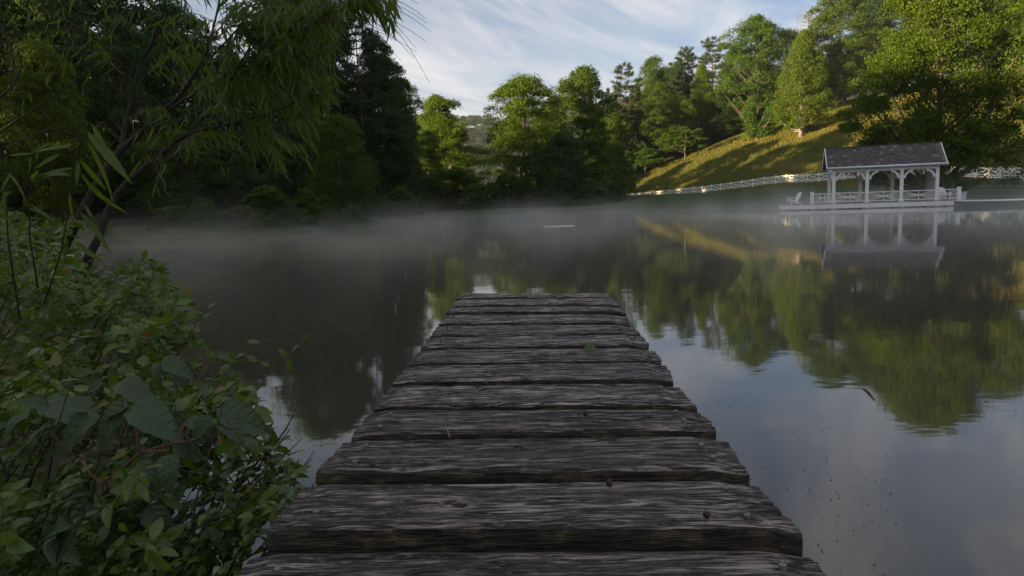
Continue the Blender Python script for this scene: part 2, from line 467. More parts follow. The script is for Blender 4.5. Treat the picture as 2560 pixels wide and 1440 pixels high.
# water: still, murky, faint ripples
m, N, L, out = mat('water')
tcn = N('ShaderNodeTexCoord')
r1 = noise_n(N, L, mapping(N, L, tcn.outputs['Object'], (1.0, 1.6, 1)), 1.1, 3, 0.5)
r2 = noise_n(N, L, mapping(N, L, tcn.outputs['Object'], (1.0, 2.2, 1)), 7.0, 2, 0.5)
ra = N('ShaderNodeMath', operation='MULTIPLY_ADD'); L(r2, ra.inputs[0]); ra.inputs[1].default_value = 0.12; L(r1, ra.inputs[2])
bp = N('ShaderNodeBump'); bp.inputs['Strength'].default_value = 0.07; bp.inputs['Distance'].default_value = 0.03
L(ra.outputs[0], bp.inputs['Height'])
p = N('ShaderNodeBsdfPrincipled'); p.inputs['Base Color'].default_value = (0.050, 0.047, 0.034, 1)
p.inputs['Roughness'].default_value = 0.035; p.inputs['IOR'].default_value = 1.5
L(bp.outputs[0], p.inputs['Normal']); L(p.outputs[0], out.inputs['Surface'])

# ------------------------------------------------------------------ ground and pond
POND = np.array([(-1.0, -6), (-1.0, -1), (-1.05, 1.3), (-1.35, 2.9), (-2.4, 3.9), (-4.4, 4.9), (-8, 6), (-14, 8.5), (-24, 14), (-32, 22), (-34, 31),
                 (-28.5, 37.5), (-24, 39.5), (-19, 41), (-14, 43.5), (-12.4, 50), (-11, 59), (-9.6, 68), (-8.6, 76), (-5, 80.5), (1, 82.5),
                 (11, 84.5), (20, 84.5), (30, 83), (35, 78.5), (39.5, 72), (43, 64), (45, 54), (46, 40), (44, 20), (38, 4), (26, -10), (8, -14), (1.2, -9), (0.9, -5.2), (-0.6, -5.2)], float)
def pond_dist(X, Y):
    """distance to the shore, negative over water"""
    X = np.asarray(X, float); Y = np.asarray(Y, float)
    best = np.full(X.shape, 1e9); ins = np.zeros(X.shape, bool)
    n = len(POND)
    for i in range(n):
        a = POND[i]; b = POND[(i + 1) % n]
        e = b - a; wx = X - a[0]; wy = Y - a[1]
        t = np.clip((wx * e[0] + wy * e[1]) / (e @ e), 0, 1)
        best = np.minimum(best, np.hypot(wx - t * e[0], wy - t * e[1]))
        c = ((a[1] <= Y) & (b[1] > Y)) | ((b[1] <= Y) & (a[1] > Y))
        with np.errstate(divide='ignore', invalid='ignore'):
            xi = a[0] + (Y - a[1]) / (b[1] - a[1] if b[1] != a[1] else 1e-9) * e[0]
        ins ^= c & (X < xi)
    return np.where(ins, -best, best)
FY = [-60, 20, 60, 79, 100, 119, 136, 154, 180, 220, 300]
FX = [74, 72, 69, 64.5, 57.5, 50.5, 43, 32.5, 21, 14, 14]
def terrain(X, Y):
    X = np.asarray(X, float); Y = np.asarray(Y, float)
    d = pond_dist(X, Y)
    wob = fbm(X * 0.6, Y * 0.6, 5, 3) - 0.5
    bank = 0.46 * (1 - np.exp(-np.maximum(d, 0) / 0.9)) + 0.12 * wob * sstep(0, 2, d)
    z = np.where(d < 0, -np.minimum(1.6, -d * 0.45), bank)
    right = sstep(8, 22, X)
    near = 1 - sstep(122, 162, Y)
    z = z + 1.2 * sstep(1, 22, d) * right * near
    z = z - 0.45 * sstep(6, 40, d) * (1 - near) * sstep(10, 20, X)
    hx = X - np.interp(Y, FY, FX)
    hill = 0.39 * np.log1p(np.exp(np.clip(hx, -60, 200) / 2.5)) * 2.5
    hill = hill * (1 + 0.18 * (fbm(X * 0.045, Y * 0.045, 9, 3) - 0.5))
    hill = 44 * (1 - np.exp(-hill / 44.0)) * 1.16
    z = z + hill * sstep(-40, 10, Y) * (d > 0)
    left = sstep(-6, -22, X)
    z = z + left * np.minimum(0.05 * np.maximum(d, 0), 4.5) * (d > 0)
    z = z + np.where((Y < 8) & (X < 0), 0.35 * sstep(0.3, 4, d), 0)
    z = z + 86 * sstep(520, 900, Y) * (0.78 + 0.44 * fbm(X * 0.006, Y * 0.006, 21, 3))
    return z
def axis(parts):
    o = []
    for a, b, s in parts: o += list(np.arange(a, b, s))
    return np.array(o + [parts[-1][1]])
gx = axis([(-420, -90, 12), (-90, -40, 4), (-40, -10, 1.2), (-10, 4, 0.6), (4, 30, 1.2), (30, 130, 1.6), (130, 420, 12)])
gy = axis([(-120, -16, 8), (-16, 9, 0.6), (9, 34, 1.6), (34, 90, 0.8), (90, 200, 1.8), (200, 520, 8), (520, 1100, 14)])
GX, GY = np.meshgrid(gx, gy)
GZ = terrain(GX, GY)
nx, ny = len(gx), len(gy)
V = np.stack([GX.ravel(), GY.ravel(), GZ.ravel()], 1)
ii = np.arange(nx * ny).reshape(ny, nx)
Fq = np.stack([ii[:-1, :-1].ravel(), ii[:-1, 1:].ravel(), ii[1:, 1:].ravel(), ii[1:, :-1].ravel()], 1)
gme = new_mesh('ground', V, Fq, MATS['ground'], True)
dd = pond_dist(V[:, 0], V[:, 1])
hxv = V[:, 0] - np.interp(V[:, 1], FY, FX)
zone = np.zeros((len(V), 4), np.float32); zone[:, 3] = 1
fb = fbm(V[:, 0] * 0.25, V[:, 1] * 0.25, 3, 3)
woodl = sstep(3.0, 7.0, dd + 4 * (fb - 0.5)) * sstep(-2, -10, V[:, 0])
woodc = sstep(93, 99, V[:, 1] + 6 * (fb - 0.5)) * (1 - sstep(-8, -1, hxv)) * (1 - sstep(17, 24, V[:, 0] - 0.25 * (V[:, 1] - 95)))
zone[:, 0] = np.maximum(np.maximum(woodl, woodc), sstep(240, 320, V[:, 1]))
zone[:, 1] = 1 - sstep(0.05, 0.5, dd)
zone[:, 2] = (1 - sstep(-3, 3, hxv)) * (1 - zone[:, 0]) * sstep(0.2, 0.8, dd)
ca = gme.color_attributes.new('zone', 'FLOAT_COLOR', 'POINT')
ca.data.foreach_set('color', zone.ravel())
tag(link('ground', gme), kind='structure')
def gz(x, y): return float(terrain(np.array([x]), np.array([y]))[0])

wme = new_mesh('pond_water', [(-60, -30, 0), (70, -30, 0), (70, 100, 0), (-60, 100, 0)], [[0, 1, 2, 3]], MATS['water'])
tag(link('pond_water', wme), kind='structure')

# ------------------------------------------------------------------ trees
DIAM = np.array([(-0.5, 0, 0), (0.05, 0.28, 0.04), (0.5, 0, -0.06), (0.0, -0.28, 0.04)])
DF = np.array([[0, 1, 2, 3]])
def leaf_cloud(pos, outw, size, r, flat=0.0):
    """diamond leaves at pos, facing roughly outwards and up"""
    n = len(pos)
    nrm = outw * 0.7 + r.normal(0, 0.55, (n, 3)) + np.array([0, 0, 0.45 + flat])
    d = r.normal(0, 1, (n, 3)); d[:, 2] -= 0.5
    return scatter(DIAM, DF, pos, frames(d, nrm), size)
PROFILE = {
    'round': lambda t: np.sqrt(np.clip(1 - (2 * t - 0.85) ** 2 / 1.33, 0, 1)) * (0.35 + 0.65 * sstep(0, 0.25, t)),
    'broad': lambda t: np.clip(1 - (np.abs(t - 0.36) / 0.66) ** 2.4, 0, 1) ** 0.6,
    'column': lambda t: np.clip(1.05 * (sstep(-0.15, 0.18, t)) * (1 - t ** 1.5) ** 0.75, 0, 1),
    'loose': lambda t: np.sqrt(np.clip(1 - (2 * t - 0.80) ** 2 / 1.45, 0, 1)) * (0.45 + 0.55 * sstep(0, 0.3, t)),
    'dome': lambda t: np.sqrt(np.clip(1 - t ** 2.2, 0, 1)),
}
def deciduous(name, prof, seed, H, Wd, leafm, barkm, t0=0.2, nclump=170, nleaf=170, lsize=0.32, clump=0.075, lump=0.45, trunk_r=None, lean=0.0, vstretch=0.8):
    r = np.random.default_rng(seed)
    rad = Wd / 2
    fn = PROFILE[prof]
    tr = trunk_r or 0.018 * H
    zs = np.linspace(-0.4, 0.86 * H, 9)
    wob = np.cumsum(r.normal(0, 0.012 * H, (9, 2)), 0) * (zs[:, None] / H)
    tp = np.column_stack([wob[:, 0] + lean * zs, wob[:, 1], zs])
    trad = tr * (1 - np.clip(zs / (0.9 * H), 0, 1) * 0.88); trad[0] *= 1.35
    mb = MB(); mb.tube(tp, trad, 8)
    C = []
    k = 0
    while len(C) < nclump and k < nclump * 30:
        k += 1
        t = r.random() ** 0.9
        az = r.random() * 2 * math.pi
        lum = 1 + lump * (float(vnoise(np.array([az * 1.4 + seed]), np.array([t * 4.5 + seed * 3.1]), seed)[0]) - 0.62) * 2
        rr = rad * float(fn(np.array([t]))[0]) * lum * (0.30 + 0.70 * math.sqrt(r.random()))
        z = H * (t0 + (1 - t0) * t)
        C.append((math.cos(az) * rr, math.sin(az) * rr, z, rr))
    C = np.array(C)
    cen = np.column_stack([np.interp(C[:, 2], zs, tp[:, 0]), np.interp(C[:, 2], zs, tp[:, 1])])
    P = C[:, :3].copy(); P[:, :2] += cen
    # limbs reach some of the clumps
    for i in r.permutation(len(P))[: max(10, nclump // 7)]:
        z0 = max(t0 * H * 0.75, P[i, 2] - 0.75 * C[i, 3] - 0.05 * H)
        if z0 > 0.82 * H: continue
        a = np.array([np.interp(z0, zs, tp[:, 0]), np.interp(z0, zs, tp[:, 1]), z0])
        b = P[i]
        mid_ = (a + b) / 2 + np.array([0, 0, -0.06 * np.linalg.norm(b - a)]) + r.normal(0, 0.04 * np.linalg.norm(b - a), 3)
        q = np.interp(z0, zs, trad) * 0.55
        mb.tube([a, mid_, b], [q, q * 0.6, q * 0.18], 5, False)
    pos = []; outw = []
    per = np.maximum(20, (nleaf * r.uniform(0.5, 1.5, len(P))).astype(int))
    for i in range(len(P)):
        n = per[i]
        v = r.normal(0, 1, (n, 3)); v /= np.linalg.norm(v, axis=1)[:, None]
        v[:, 2] = np.where(v[:, 2] < -0.35, -v[:, 2] * 0.6, v[:, 2])
        cr = clump * H * r.uniform(0.65, 1.35)
        rr = cr * (0.55 + 0.5 * r.random(n))[:, None]
        pos.append(P[i] + v * rr * np.array([1.0, 1.0, vstretch])); outw.append(v)
    pos = np.concatenate(pos); outw = np.concatenate(outw)
    V, Fa = leaf_cloud(pos, outw, lsize * r.uniform(0.6, 1.35, len(pos)), r)
    return (mb.mesh('trunk', MATS[barkm], True), new_mesh('crown', V, Fa, MATS[leafm]), H, Wd)
NEED = np.array([(0, -0.05, 0), (1, -0.02, -0.08), (1, 0.02, -0.08), (0, 0.05, 0)])
def conifer(name, seed, H, Wd, leafm, barkm, t0=0.2, whorl=1.0, pine=True, needle=0.55, dens=1.0):
    r = np.random.default_rng(seed)
    mb = MB()
    zs = np.linspace(-0.4, H * 0.99, 10)
    tp = np.column_stack([np.cumsum(r.normal(0, 0.004 * H, 10)), np.cumsum(r.normal(0, 0.004 * H, 10)), zs])
    trad = 0.013 * H * (1 - zs.clip(0) / H * 0.93)
    mb.tube(tp, trad, 7)
    pos = []; dr = []; up = []
    z = H * t0
    while z < H * 0.985:
        t = (z - H * t0) / (H * (1 - t0))
        if pine: prof = (1 - t) ** 0.5 * (0.60 + 0.40 * min(1, t * 4)) + 0.05
        else: prof = (1 - t) ** 0.9 + 0.03
        nb = int(r.integers(4, 7))
        a0 = r.random() * 6.28
        for b in range(nb):
            if pine and r.random() < 0.13: continue
            az = a0 + b * 6.28 / nb + r.normal(0, 0.25)
            Lb = Wd / 2 * prof * r.uniform(0.65, 1.18)
            rise = r.uniform(0.0, 0.28) if pine else r.uniform(-0.35, -0.1)
            s = np.linspace(0, 1, 6)
            bx = np.interp(z, zs, tp[:, 0]); by = np.interp(z, zs, tp[:, 1])
            pts = np.column_stack([bx + math.cos(az) * Lb * s, by + math.sin(az) * Lb * s, z + Lb * (rise * s + (0.10 if pine else 0.12) * s * s)])
            mb.tube(pts[[0, 2, 5]], [0.018 * Lb + 0.02, 0.012 * Lb + 0.012, 0.008], 4, False)
            nt_ = max(4, int(Lb * 5.5 * dens))
            for q in range(nt_):
                f = r.uniform(0.22 if not pine else 0.38, 1.03)
                lat = r.normal(0, 0.20) * Lb * (1.1 - 0.65 * f)
                c = np.array([bx + math.cos(az) * Lb * f - math.sin(az) * lat, by + math.sin(az) * Lb * f + math.cos(az) * lat,
                              z + Lb * (rise * f + 0.1 * f * f) + r.normal(0, 0.05) * Lb * 0.6 + (0.08 if pine else -0.03)])
                n = int(r.integers(9, 15))
                v = r.normal(0, 1, (n, 3)) + 0.9 * np.array([math.cos(az), math.sin(az), 0.35 if pine else -0.25])
                pos.append(np.repeat(c[None], n, 0)); dr.append(v); up.append(r.normal(0, 1, (n, 3)) + np.array([0, 0, 0.6]))
        z += whorl * r.uniform(0.75, 1.25) * (0.65 + 0.5 * (1 - t))
    pos = np.concatenate(pos); dr = np.concatenate(dr); up = np.concatenate(up)
    nd = NEED * np.array([1, 1.5, 1])
    V, Fa = scatter(nd, np.array([[0, 1, 2, 3]]), pos, frames(dr, up), needle * r.uniform(0.7, 1.2, len(pos)))
    return (mb.mesh('trunk', MATS[barkm], True), new_mesh('crown', V, Fa, MATS[leafm]), H, Wd)
def snag(seed, H, Wd):
    r = np.random.default_rng(seed); mb = MB()
    mb.tube([(0, 0, -0.4), (0.1, 0, H * 0.5), (0.0, 0.1, H)], [0.016 * H, 0.011 * H, 0.03], 7)
    tw = MB()
    for k in range(46):
        z = H * r.uniform(0.45, 0.98); az = r.random() * 6.28
        Lb = Wd / 2 * (1.15 - z / H * 0.55) * r.uniform(0.6, 1.1)
        e = np.array([math.cos(az) * Lb, math.sin(az) * Lb, z + Lb * r.uniform(0.15, 0.6)])
        mm = e * np.array([0.5, 0.5, 0]) + np.array([0, 0, z + Lb * 0.1])
        tw.tube([(0, 0, z), mm, e], [0.09, 0.055, 0.02], 4, False)
        for j in range(4):
            f = r.uniform(0.4, 0.95); p0 = np.array([0, 0, z]) * (1 - f) + e * f
            tw.tube([p0, p0 + r.normal(0, 0.12, 3) * Lb * 2 + np.array([0, 0, 0.25 * Lb * 0.4])], [0.035, 0.012], 3, False)
    return (mb.mesh('trunk', MATS['bark_pale'], True), tw.mesh('branches', MATS['bark_pale'], True), H, Wd)

PROTO = {
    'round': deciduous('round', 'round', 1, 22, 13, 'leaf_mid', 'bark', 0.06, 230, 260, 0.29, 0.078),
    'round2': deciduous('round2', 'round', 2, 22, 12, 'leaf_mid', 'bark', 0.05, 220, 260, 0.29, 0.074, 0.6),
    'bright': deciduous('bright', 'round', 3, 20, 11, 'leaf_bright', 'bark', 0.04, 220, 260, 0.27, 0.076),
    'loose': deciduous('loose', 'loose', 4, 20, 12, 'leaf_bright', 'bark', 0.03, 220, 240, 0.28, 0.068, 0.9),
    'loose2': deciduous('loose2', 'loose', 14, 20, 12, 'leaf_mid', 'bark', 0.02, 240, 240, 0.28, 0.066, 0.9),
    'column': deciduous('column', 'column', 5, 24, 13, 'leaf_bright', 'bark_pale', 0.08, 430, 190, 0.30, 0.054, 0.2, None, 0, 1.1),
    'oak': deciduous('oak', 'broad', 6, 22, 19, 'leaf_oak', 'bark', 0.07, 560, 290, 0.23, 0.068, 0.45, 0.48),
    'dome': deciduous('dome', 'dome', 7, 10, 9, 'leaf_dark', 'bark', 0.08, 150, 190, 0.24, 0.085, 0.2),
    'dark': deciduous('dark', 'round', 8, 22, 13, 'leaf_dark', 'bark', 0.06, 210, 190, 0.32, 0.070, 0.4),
    'bush': deciduous('bush', 'dome', 9, 3, 3, 'leaf_mid', 'twig', 0.02, 60, 170, 0.15, 0.13, 0.4),
    'bush_bright': deciduous('bush_bright', 'dome', 19, 3, 3, 'leaf_bright', 'twig', 0.02, 60, 170, 0.15, 0.13, 0.5),
    'sapling': deciduous('sapling', 'broad', 10, 8, 6.5, 'leaf_mid', 'bark', 0.34, 60, 130, 0.24, 0.085, 0.5, 0.16),
    'lean': deciduous('lean', 'round', 12, 8, 5.5, 'leaf_mid', 'bark', 0.40, 42, 120, 0.24, 0.085, 0.5, 0.10, -0.14),
    'pine': conifer('pine', 20, 24, 11, 'needle', 'bark', 0.22, 1.15, True, 0.62, 1.1),
    'pine2': conifer('pine2', 21, 24, 10, 'needle_warm', 'bark', 0.25, 1.25, True, 0.60, 1.0),
    'spruce': conifer('spruce', 22, 18, 7, 'needle_warm', 'bark', 0.05, 0.75, False, 0.50, 1.1),
    'snag': snag(23, 26, 9),
}
def copy_thing(root_name, proto, loc, sx, sz, rz, part2='crown', sy=None):
    tm, cm, H, Wd = PROTO[proto]
    o = empty(root_name, loc, rz)
    o.scale = (sx, sy or sx, sz)
    link('trunk', tm, o)
    link('branches' if proto == 'snag' else ('foliage' if proto.startswith('bush') else 'crown'), cm, o)
    return o
def tree(x, ytop, d, wpx, proto, label, cat='tree', group=None, name=None, rz=None, sink=0.0):
    """x, ytop: where the tree stands and ends in the photograph; d: metres from the camera"""
    b = at_y(x, 500, d)
    X = b[0]
    zb = gz(X, d) - sink
    top = at_y(x, ytop, d)
    # lean of the picture: the stem's own x comes from its base
    X = at_y(x, (ytop + 500) / 2, d)[0]
    H = top[2] - zb
    Wm = wpx * d / F
    tm, cm, PH, PW = PROTO[proto]
    o = copy_thing(name or ('pine_tree' if 'pine' in proto else 'spruce_tree' if proto == 'spruce' else 'shrub' if 'bush' in proto else 'dead_tree' if proto == 'snag' else 'leafy_tree'),
                   proto, (X, d, zb), Wm / PW, H / PH, rng.random() * 6.28 if rz is None else rz)
    tag(o, label, cat, group)
    return o

# far bank, middle of the picture
tree(1128, 246, 106, 190, 'loose', 'tall loose tree with sunlit yellow-green top, left of the hazy gap', rz=1.0)
tree(1068, 335, 96, 120, 'loose2', 'shaded leafy tree at the point where the left bank meets the far bank')
tree(1306, 203, 107, 185, 'bright', 'tall sunlit round-topped tree right of the hazy gap on the far bank', rz=2.2)
tree(1452, 178, 118, 190, 'loose2', 'tall tree with a small raised top tuft at the head of the pond', rz=0.4)
tree(1400, 340, 97, 150, 'dome', 'dense dark dome-shaped tree at the head of the pond')
tree(1592, 262, 190, 118, 'dome', 'dark round tree at the left foot of the sunny meadow')
tree(1500, 300, 150, 120, 'round2', 'shaded tree between the dark dome and the dark round tree')
tree(1095, 310, 112, 130, 'round2', 'shaded tree just left behind the yellow-green topped tree')
tree(1378, 270, 126, 130, 'round', 'green tree filling the space between the two tall far bank trees')
tree(1522, 280, 142, 120, 'loose2', 'green tree just left of the narrow pointed evergreen')
tree(1345, 395, 112, 110, 'round', 'low shaded tree under the tall round-topped tree')
tree(1155, 425, 94, 130, 'bush_bright', 'wide yellow-green bush on the far bank by the point', 'shrub')
tree(1226, 462, 91, 60, 'bush', 'small pointed grey-green shrub below the hazy gap', 'shrub')
tree(1085, 440, 92, 100, 'bush', 'dim bush at the end of the left bank', 'shrub')
tree(1262, 440, 98, 80, 'bush', 'shaded bush right of the pointed grey-green shrub', 'shrub')
for k, x in enumerate((1345, 1382, 1420, 1458, 1492)):
    tree(x, 496 + (k % 2) * 3, 89, 44, 'bush', ('leftmost', 'second', 'middle', 'fourth', 'rightmost')[k] + ' of the five clipped round bushes in the low row along the far bank', 'shrub', 'low round bushes along the far bank', name='clipped_bush')
tree(1562, 385, 166, 80, 'bush_bright', 'yellow-green sunlit bush at the left foot of the meadow', 'shrub')
tree(1530, 430, 158, 70, 'bush', 'shaded bush below the yellow-green bush at the meadow foot', 'shrub')
# hillside right
tree(1563, 160, 188, 125, 'pine2', 'lone feathery pine left of the meadow, first of the three pines', 'tree')
tree(1524, 215, 182, 56, 'spruce', 'narrow pointed evergreen just left of the feathery pine')
tree(1598, 205, 190, 66, 'spruce', 'dark conical evergreen just right of the feathery pine')
tree(1643, 150, 206, 100, 'round2', 'pale green tree on the skyline between the first and second pines')
tree(1712, 118, 216, 120, 'pine', 'flat-topped pine on the skyline, middle of the three pines')
tree(1783, 95, 212, 125, 'pine2', 'tallest of the three skyline pines, left of the tall hillside tree')
tree(1757, 168, 198, 84, 'column', 'pointed bright tree below the skyline pines')
tree(1690, 245, 194, 110, 'bright', 'broad green tree at the wood edge above the small meadow tree')
tree(1640, 262, 188, 100, 'round', 'rounded tree at the wood edge right of the dark round tree')
tree(1840, 128, 208, 110, 'round', 'green tree on the skyline left of the tall hillside tree')
tree(1893, 46, 172, 150, 'loose2', 'tallest hillside tree with twin tops and pale trunk on the meadow', rz=2.0)
tree(1800, 262, 197, 110, 'dark', 'dark tree at the wood edge under the tallest pine')
tree(2003, 88, 157, 140, 'column', 'bright egg-shaped tree with a lit pale trunk on the meadow', rz=0.5)
tree(1950, 85, 205, 130, 'dark', 'dark tree on the ridge behind the egg-shaped tree')
tree(2018, 12, 205, 110, 'snag', 'bare dead tree on the ridge above the egg-shaped tree')
tree(2098, -15, 186, 165, 'round', 'tall green tree right behind the egg-shaped tree')
tree(2190, -30, 205, 150, 'dark', 'dark tree on the ridge left of the great spreading tree')
tree(2352, -85, 66, 385, 'oak', 'great spreading tree standing behind the white pavilion', rz=2.6)
tree(2532, 85, 165, 115, 'round2', 'small rounded tree on the upper meadow at the right edge')
tree(1713, 320, 178, 92, 'sapling', 'small dark-trunked tree alone on the lower meadow')
tree(1612, 372, 180, 80, 'lean', 'small leaning tree at the left end of the meadow')
tree(1735, 330, 200, 60, 'bush', 'shrub at the wood edge above the small meadow tree', 'shrub')
tree(1843, 300, 198, 70, 'bush', 'shrub at the wood edge left of the tallest hillside tree', 'shrub')
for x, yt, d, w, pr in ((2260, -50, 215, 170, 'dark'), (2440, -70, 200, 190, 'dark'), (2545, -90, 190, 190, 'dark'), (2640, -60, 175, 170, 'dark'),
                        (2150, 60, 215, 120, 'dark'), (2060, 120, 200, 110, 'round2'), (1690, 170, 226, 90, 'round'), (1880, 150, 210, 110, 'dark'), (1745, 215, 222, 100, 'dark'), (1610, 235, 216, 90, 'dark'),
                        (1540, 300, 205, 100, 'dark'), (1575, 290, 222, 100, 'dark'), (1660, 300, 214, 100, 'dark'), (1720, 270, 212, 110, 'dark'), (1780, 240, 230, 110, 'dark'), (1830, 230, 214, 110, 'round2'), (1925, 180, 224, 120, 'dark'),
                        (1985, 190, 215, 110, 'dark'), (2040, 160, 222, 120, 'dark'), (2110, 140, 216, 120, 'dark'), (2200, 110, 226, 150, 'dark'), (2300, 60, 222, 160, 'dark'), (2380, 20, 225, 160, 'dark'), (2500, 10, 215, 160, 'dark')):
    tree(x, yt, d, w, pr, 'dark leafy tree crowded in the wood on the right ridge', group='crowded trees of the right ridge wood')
# left bank wood
tree(1000, 205, 86, 115, 'round2', 'rightmost tall tree of the left bank wood, sloping to the far bank')
tree(955, 150, 80, 150, 'dark', 'dark tall tree second from the right end of the left bank wood')
tree(895, 20, 76, 185, 'pine', 'tall dark pine whose ragged tip breaks the skyline of the left wood')
tree(1020, 330, 82, 110, 'dark', 'low dark tree over the water at the right end of the left wood')
tree(848, 300, 55, 150, 'round', 'mid-green leafy tree overhanging the left bank water')
tree(745, 330, 56, 130, 'dark', 'dim leafy tree left of the mid-green overhanging tree')
tree(450, 335, 50, 200, 'round2', 'dim layered tree with thin pale trunk on the left bank')
tree(118, 120, 47, 190, 'bright', 'pale green young tree behind the willow at the left edge')
tree(590, 360, 52, 150, 'dark', 'dark understorey tree left of centre on the left bank')
for x, yt, d, w in ((880, 520, 50, 90), (760, 510, 49, 110), (440, 520, 45, 130), (960, 505, 66, 90), (560, 530, 47, 110), (660, 525, 48, 90), (1010, 500, 74, 80), (1045, 500, 80, 70)):
    tree(x, yt, d, w, 'bush', 'low dark bush at the water edge of the left bank', 'shrub', 'bushes along the left bank')
rb = random.Random(5)
shore = [(-25.5, 39.0), (-22.5, 40.2), (-20, 41), (-17.5, 42), (-15.5, 43), (-14.3, 45), (-13.6, 48), (-12.6, 51), (-12.0, 54), (-11.4, 57.5), (-10.8, 61), (-10.3, 64.5), (-9.9, 68), (-9.4, 72), (-8.8, 75)]
for q, (X, Y) in enumerate(shore):
    H = rb.uniform(1.2, 2.8) * (0.55 if q < 3 else 1.0); pr = rb.choice(('bush', 'bush', 'bush_bright'))
    o = copy_thing('shrub', pr, (X - rb.uniform(0.7, 1.8), Y + rb.uniform(0.2, 1.0), gz(X - 1.2, Y + 0.6)), H / 3 * rb.uniform(1.0, 1.5), H / 3, rb.random() * 6.28)
    tag(o, 'low dark bush at the water edge of the left bank', 'shrub', 'bushes along the left bank')
for q in range(22):
    x = 1060 + q * 23 + rb.uniform(-9, 9)
    if 1208 < x < 1245: continue
    tree(x, rb.uniform(440, 478), rb.uniform(95, 106), rb.uniform(60, 95), rb.choice(('bush', 'bush', 'bush_bright')), 'shaded bush in the thicket under the far bank trees', 'shrub', 'thicket bushes under the far bank trees')
ru = random.Random(8)
for q in range(34):
    x = -60 + q * 32 + ru.uniform(-14, 14); d = float(np.interp(x, [0, 500, 800, 1000], [52, 54, 62, 86])) + ru.uniform(0, 9)
    tree(x, ru.uniform(385, 470), d, ru.uniform(130, 200), ru.choice(('dome', 'dark', 'dome')), 'dim leafy undergrowth tree low in the left bank wood', group='undergrowth trees of the left bank wood')
k = 0
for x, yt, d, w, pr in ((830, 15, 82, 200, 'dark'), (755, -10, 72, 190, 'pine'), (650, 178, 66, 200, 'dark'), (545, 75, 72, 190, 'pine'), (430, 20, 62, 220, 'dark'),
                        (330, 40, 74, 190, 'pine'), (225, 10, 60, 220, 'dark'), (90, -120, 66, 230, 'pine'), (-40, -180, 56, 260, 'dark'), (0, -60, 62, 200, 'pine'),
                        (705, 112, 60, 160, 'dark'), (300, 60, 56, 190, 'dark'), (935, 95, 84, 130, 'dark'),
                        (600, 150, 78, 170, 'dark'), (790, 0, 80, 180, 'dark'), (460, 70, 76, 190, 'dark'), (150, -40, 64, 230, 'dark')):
    tree(x, yt, d, w, pr, 'tall dark pine added to the left wood to cast shade' if pr == 'pine' else 'tall dark leafy tree added to the left wood to cast shade',
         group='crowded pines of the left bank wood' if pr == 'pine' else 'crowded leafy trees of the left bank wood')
# wood goes on left and behind: trees added to shade pond, dock, pavilion
def shade_tree(X, Y, H, pr):
    tm, cm, PH, PW = PROTO[pr]
    o = copy_thing('pine_tree' if pr.startswith('pine') else 'leafy_tree', pr, (X, Y, gz(X, Y)), H / PH * random.uniform(0.9, 1.2), H / PH, rng.random() * 6.28)
    tag(o, 'tall dark pine added to the left wood to cast shade' if pr == 'pine' else 'tall dark leafy tree added to the left wood to cast shade', 'tree',
        'crowded pines of the left bank wood' if pr == 'pine' else 'crowded leafy trees of the left bank wood')
for X, Y, H in ((-42, 36, 20), (-48, 24, 21), (-44, 12, 20), (-36, 3, 19), (-30, -6, 18), (-52, 46, 23), (-60, 34, 23), (-22, -10, 17), (-30, -2, 16), (-40, -2, 19), (-26, -14, 15), (-50, 2, 20), (-52, 14, 21), (-58, 22, 22), (-34, -12, 17), (-41, 20, 20), (-47, 17, 21), (-40, 27, 19), (-44, 31, 21), (-40, -14, 18), (-46, -20, 20), (-36, -22, 18), (-54, -10, 20), (-50, -26, 20), (-28, -24, 17), (-44, -34, 19), (-25, 81, 25), (-38, 70, 25), (-48, 66, 25)):
    shade_tree(X, Y, H, 'dark')
rw = random.Random(3)
for Y in range(26, 170, 8):  # hidden tree row added to cast shade, heights and gaps set for sun streaks
    if rw.random() < 0.15: continue
    shade_tree(-90 + rw.uniform(-6, 6), Y + rw.uniform(-2, 2), (rw.uniform(11, 15) if 46 < Y < 73 else rw.uniform(16, 22)), 'pine' if rw.random() < 0.25 else 'dark')

# far hill wood: one hazy mass
r = np.random.default_rng(77)
pos = []; outw = []
xs_ = r.uniform(-280, 90, 1000); ys_ = r.uniform(560, 920, 1000)
zs_ = terrain(xs_, ys_)
for x, y, z in zip(xs_, ys_, zs_):
    Hh = r.uniform(11, 19); rw = Hh * r.uniform(0.32, 0.42)
    for q in range(7):
        v = r.normal(0, 1, 3); v /= np.linalg.norm(v); v[2] = abs(v[2])
        c = np.array([x, y, z + Hh * 0.45]) + v * np.array([rw * 0.75, rw * 0.75, Hh * 0.42])
        w = r.normal(0, 1, (26, 3)); w /= np.linalg.norm(w, axis=1)[:, None]; w[:, 2] = np.abs(w[:, 2])
        pos.append(c + w * rw * 0.42); outw.append(w)
pos = np.concatenate(pos); outw = np.concatenate(outw)
V, Fa = leaf_cloud(pos, outw, r.uniform(1.3, 2.8, len(pos)), r)
tag(link('distant_wood', new_mesh('distant_wood', V, Fa, MATS['leaf_far'])), 'hazy blue-green wood covering the far hill behind the gap', 'wood', kind='stuff')

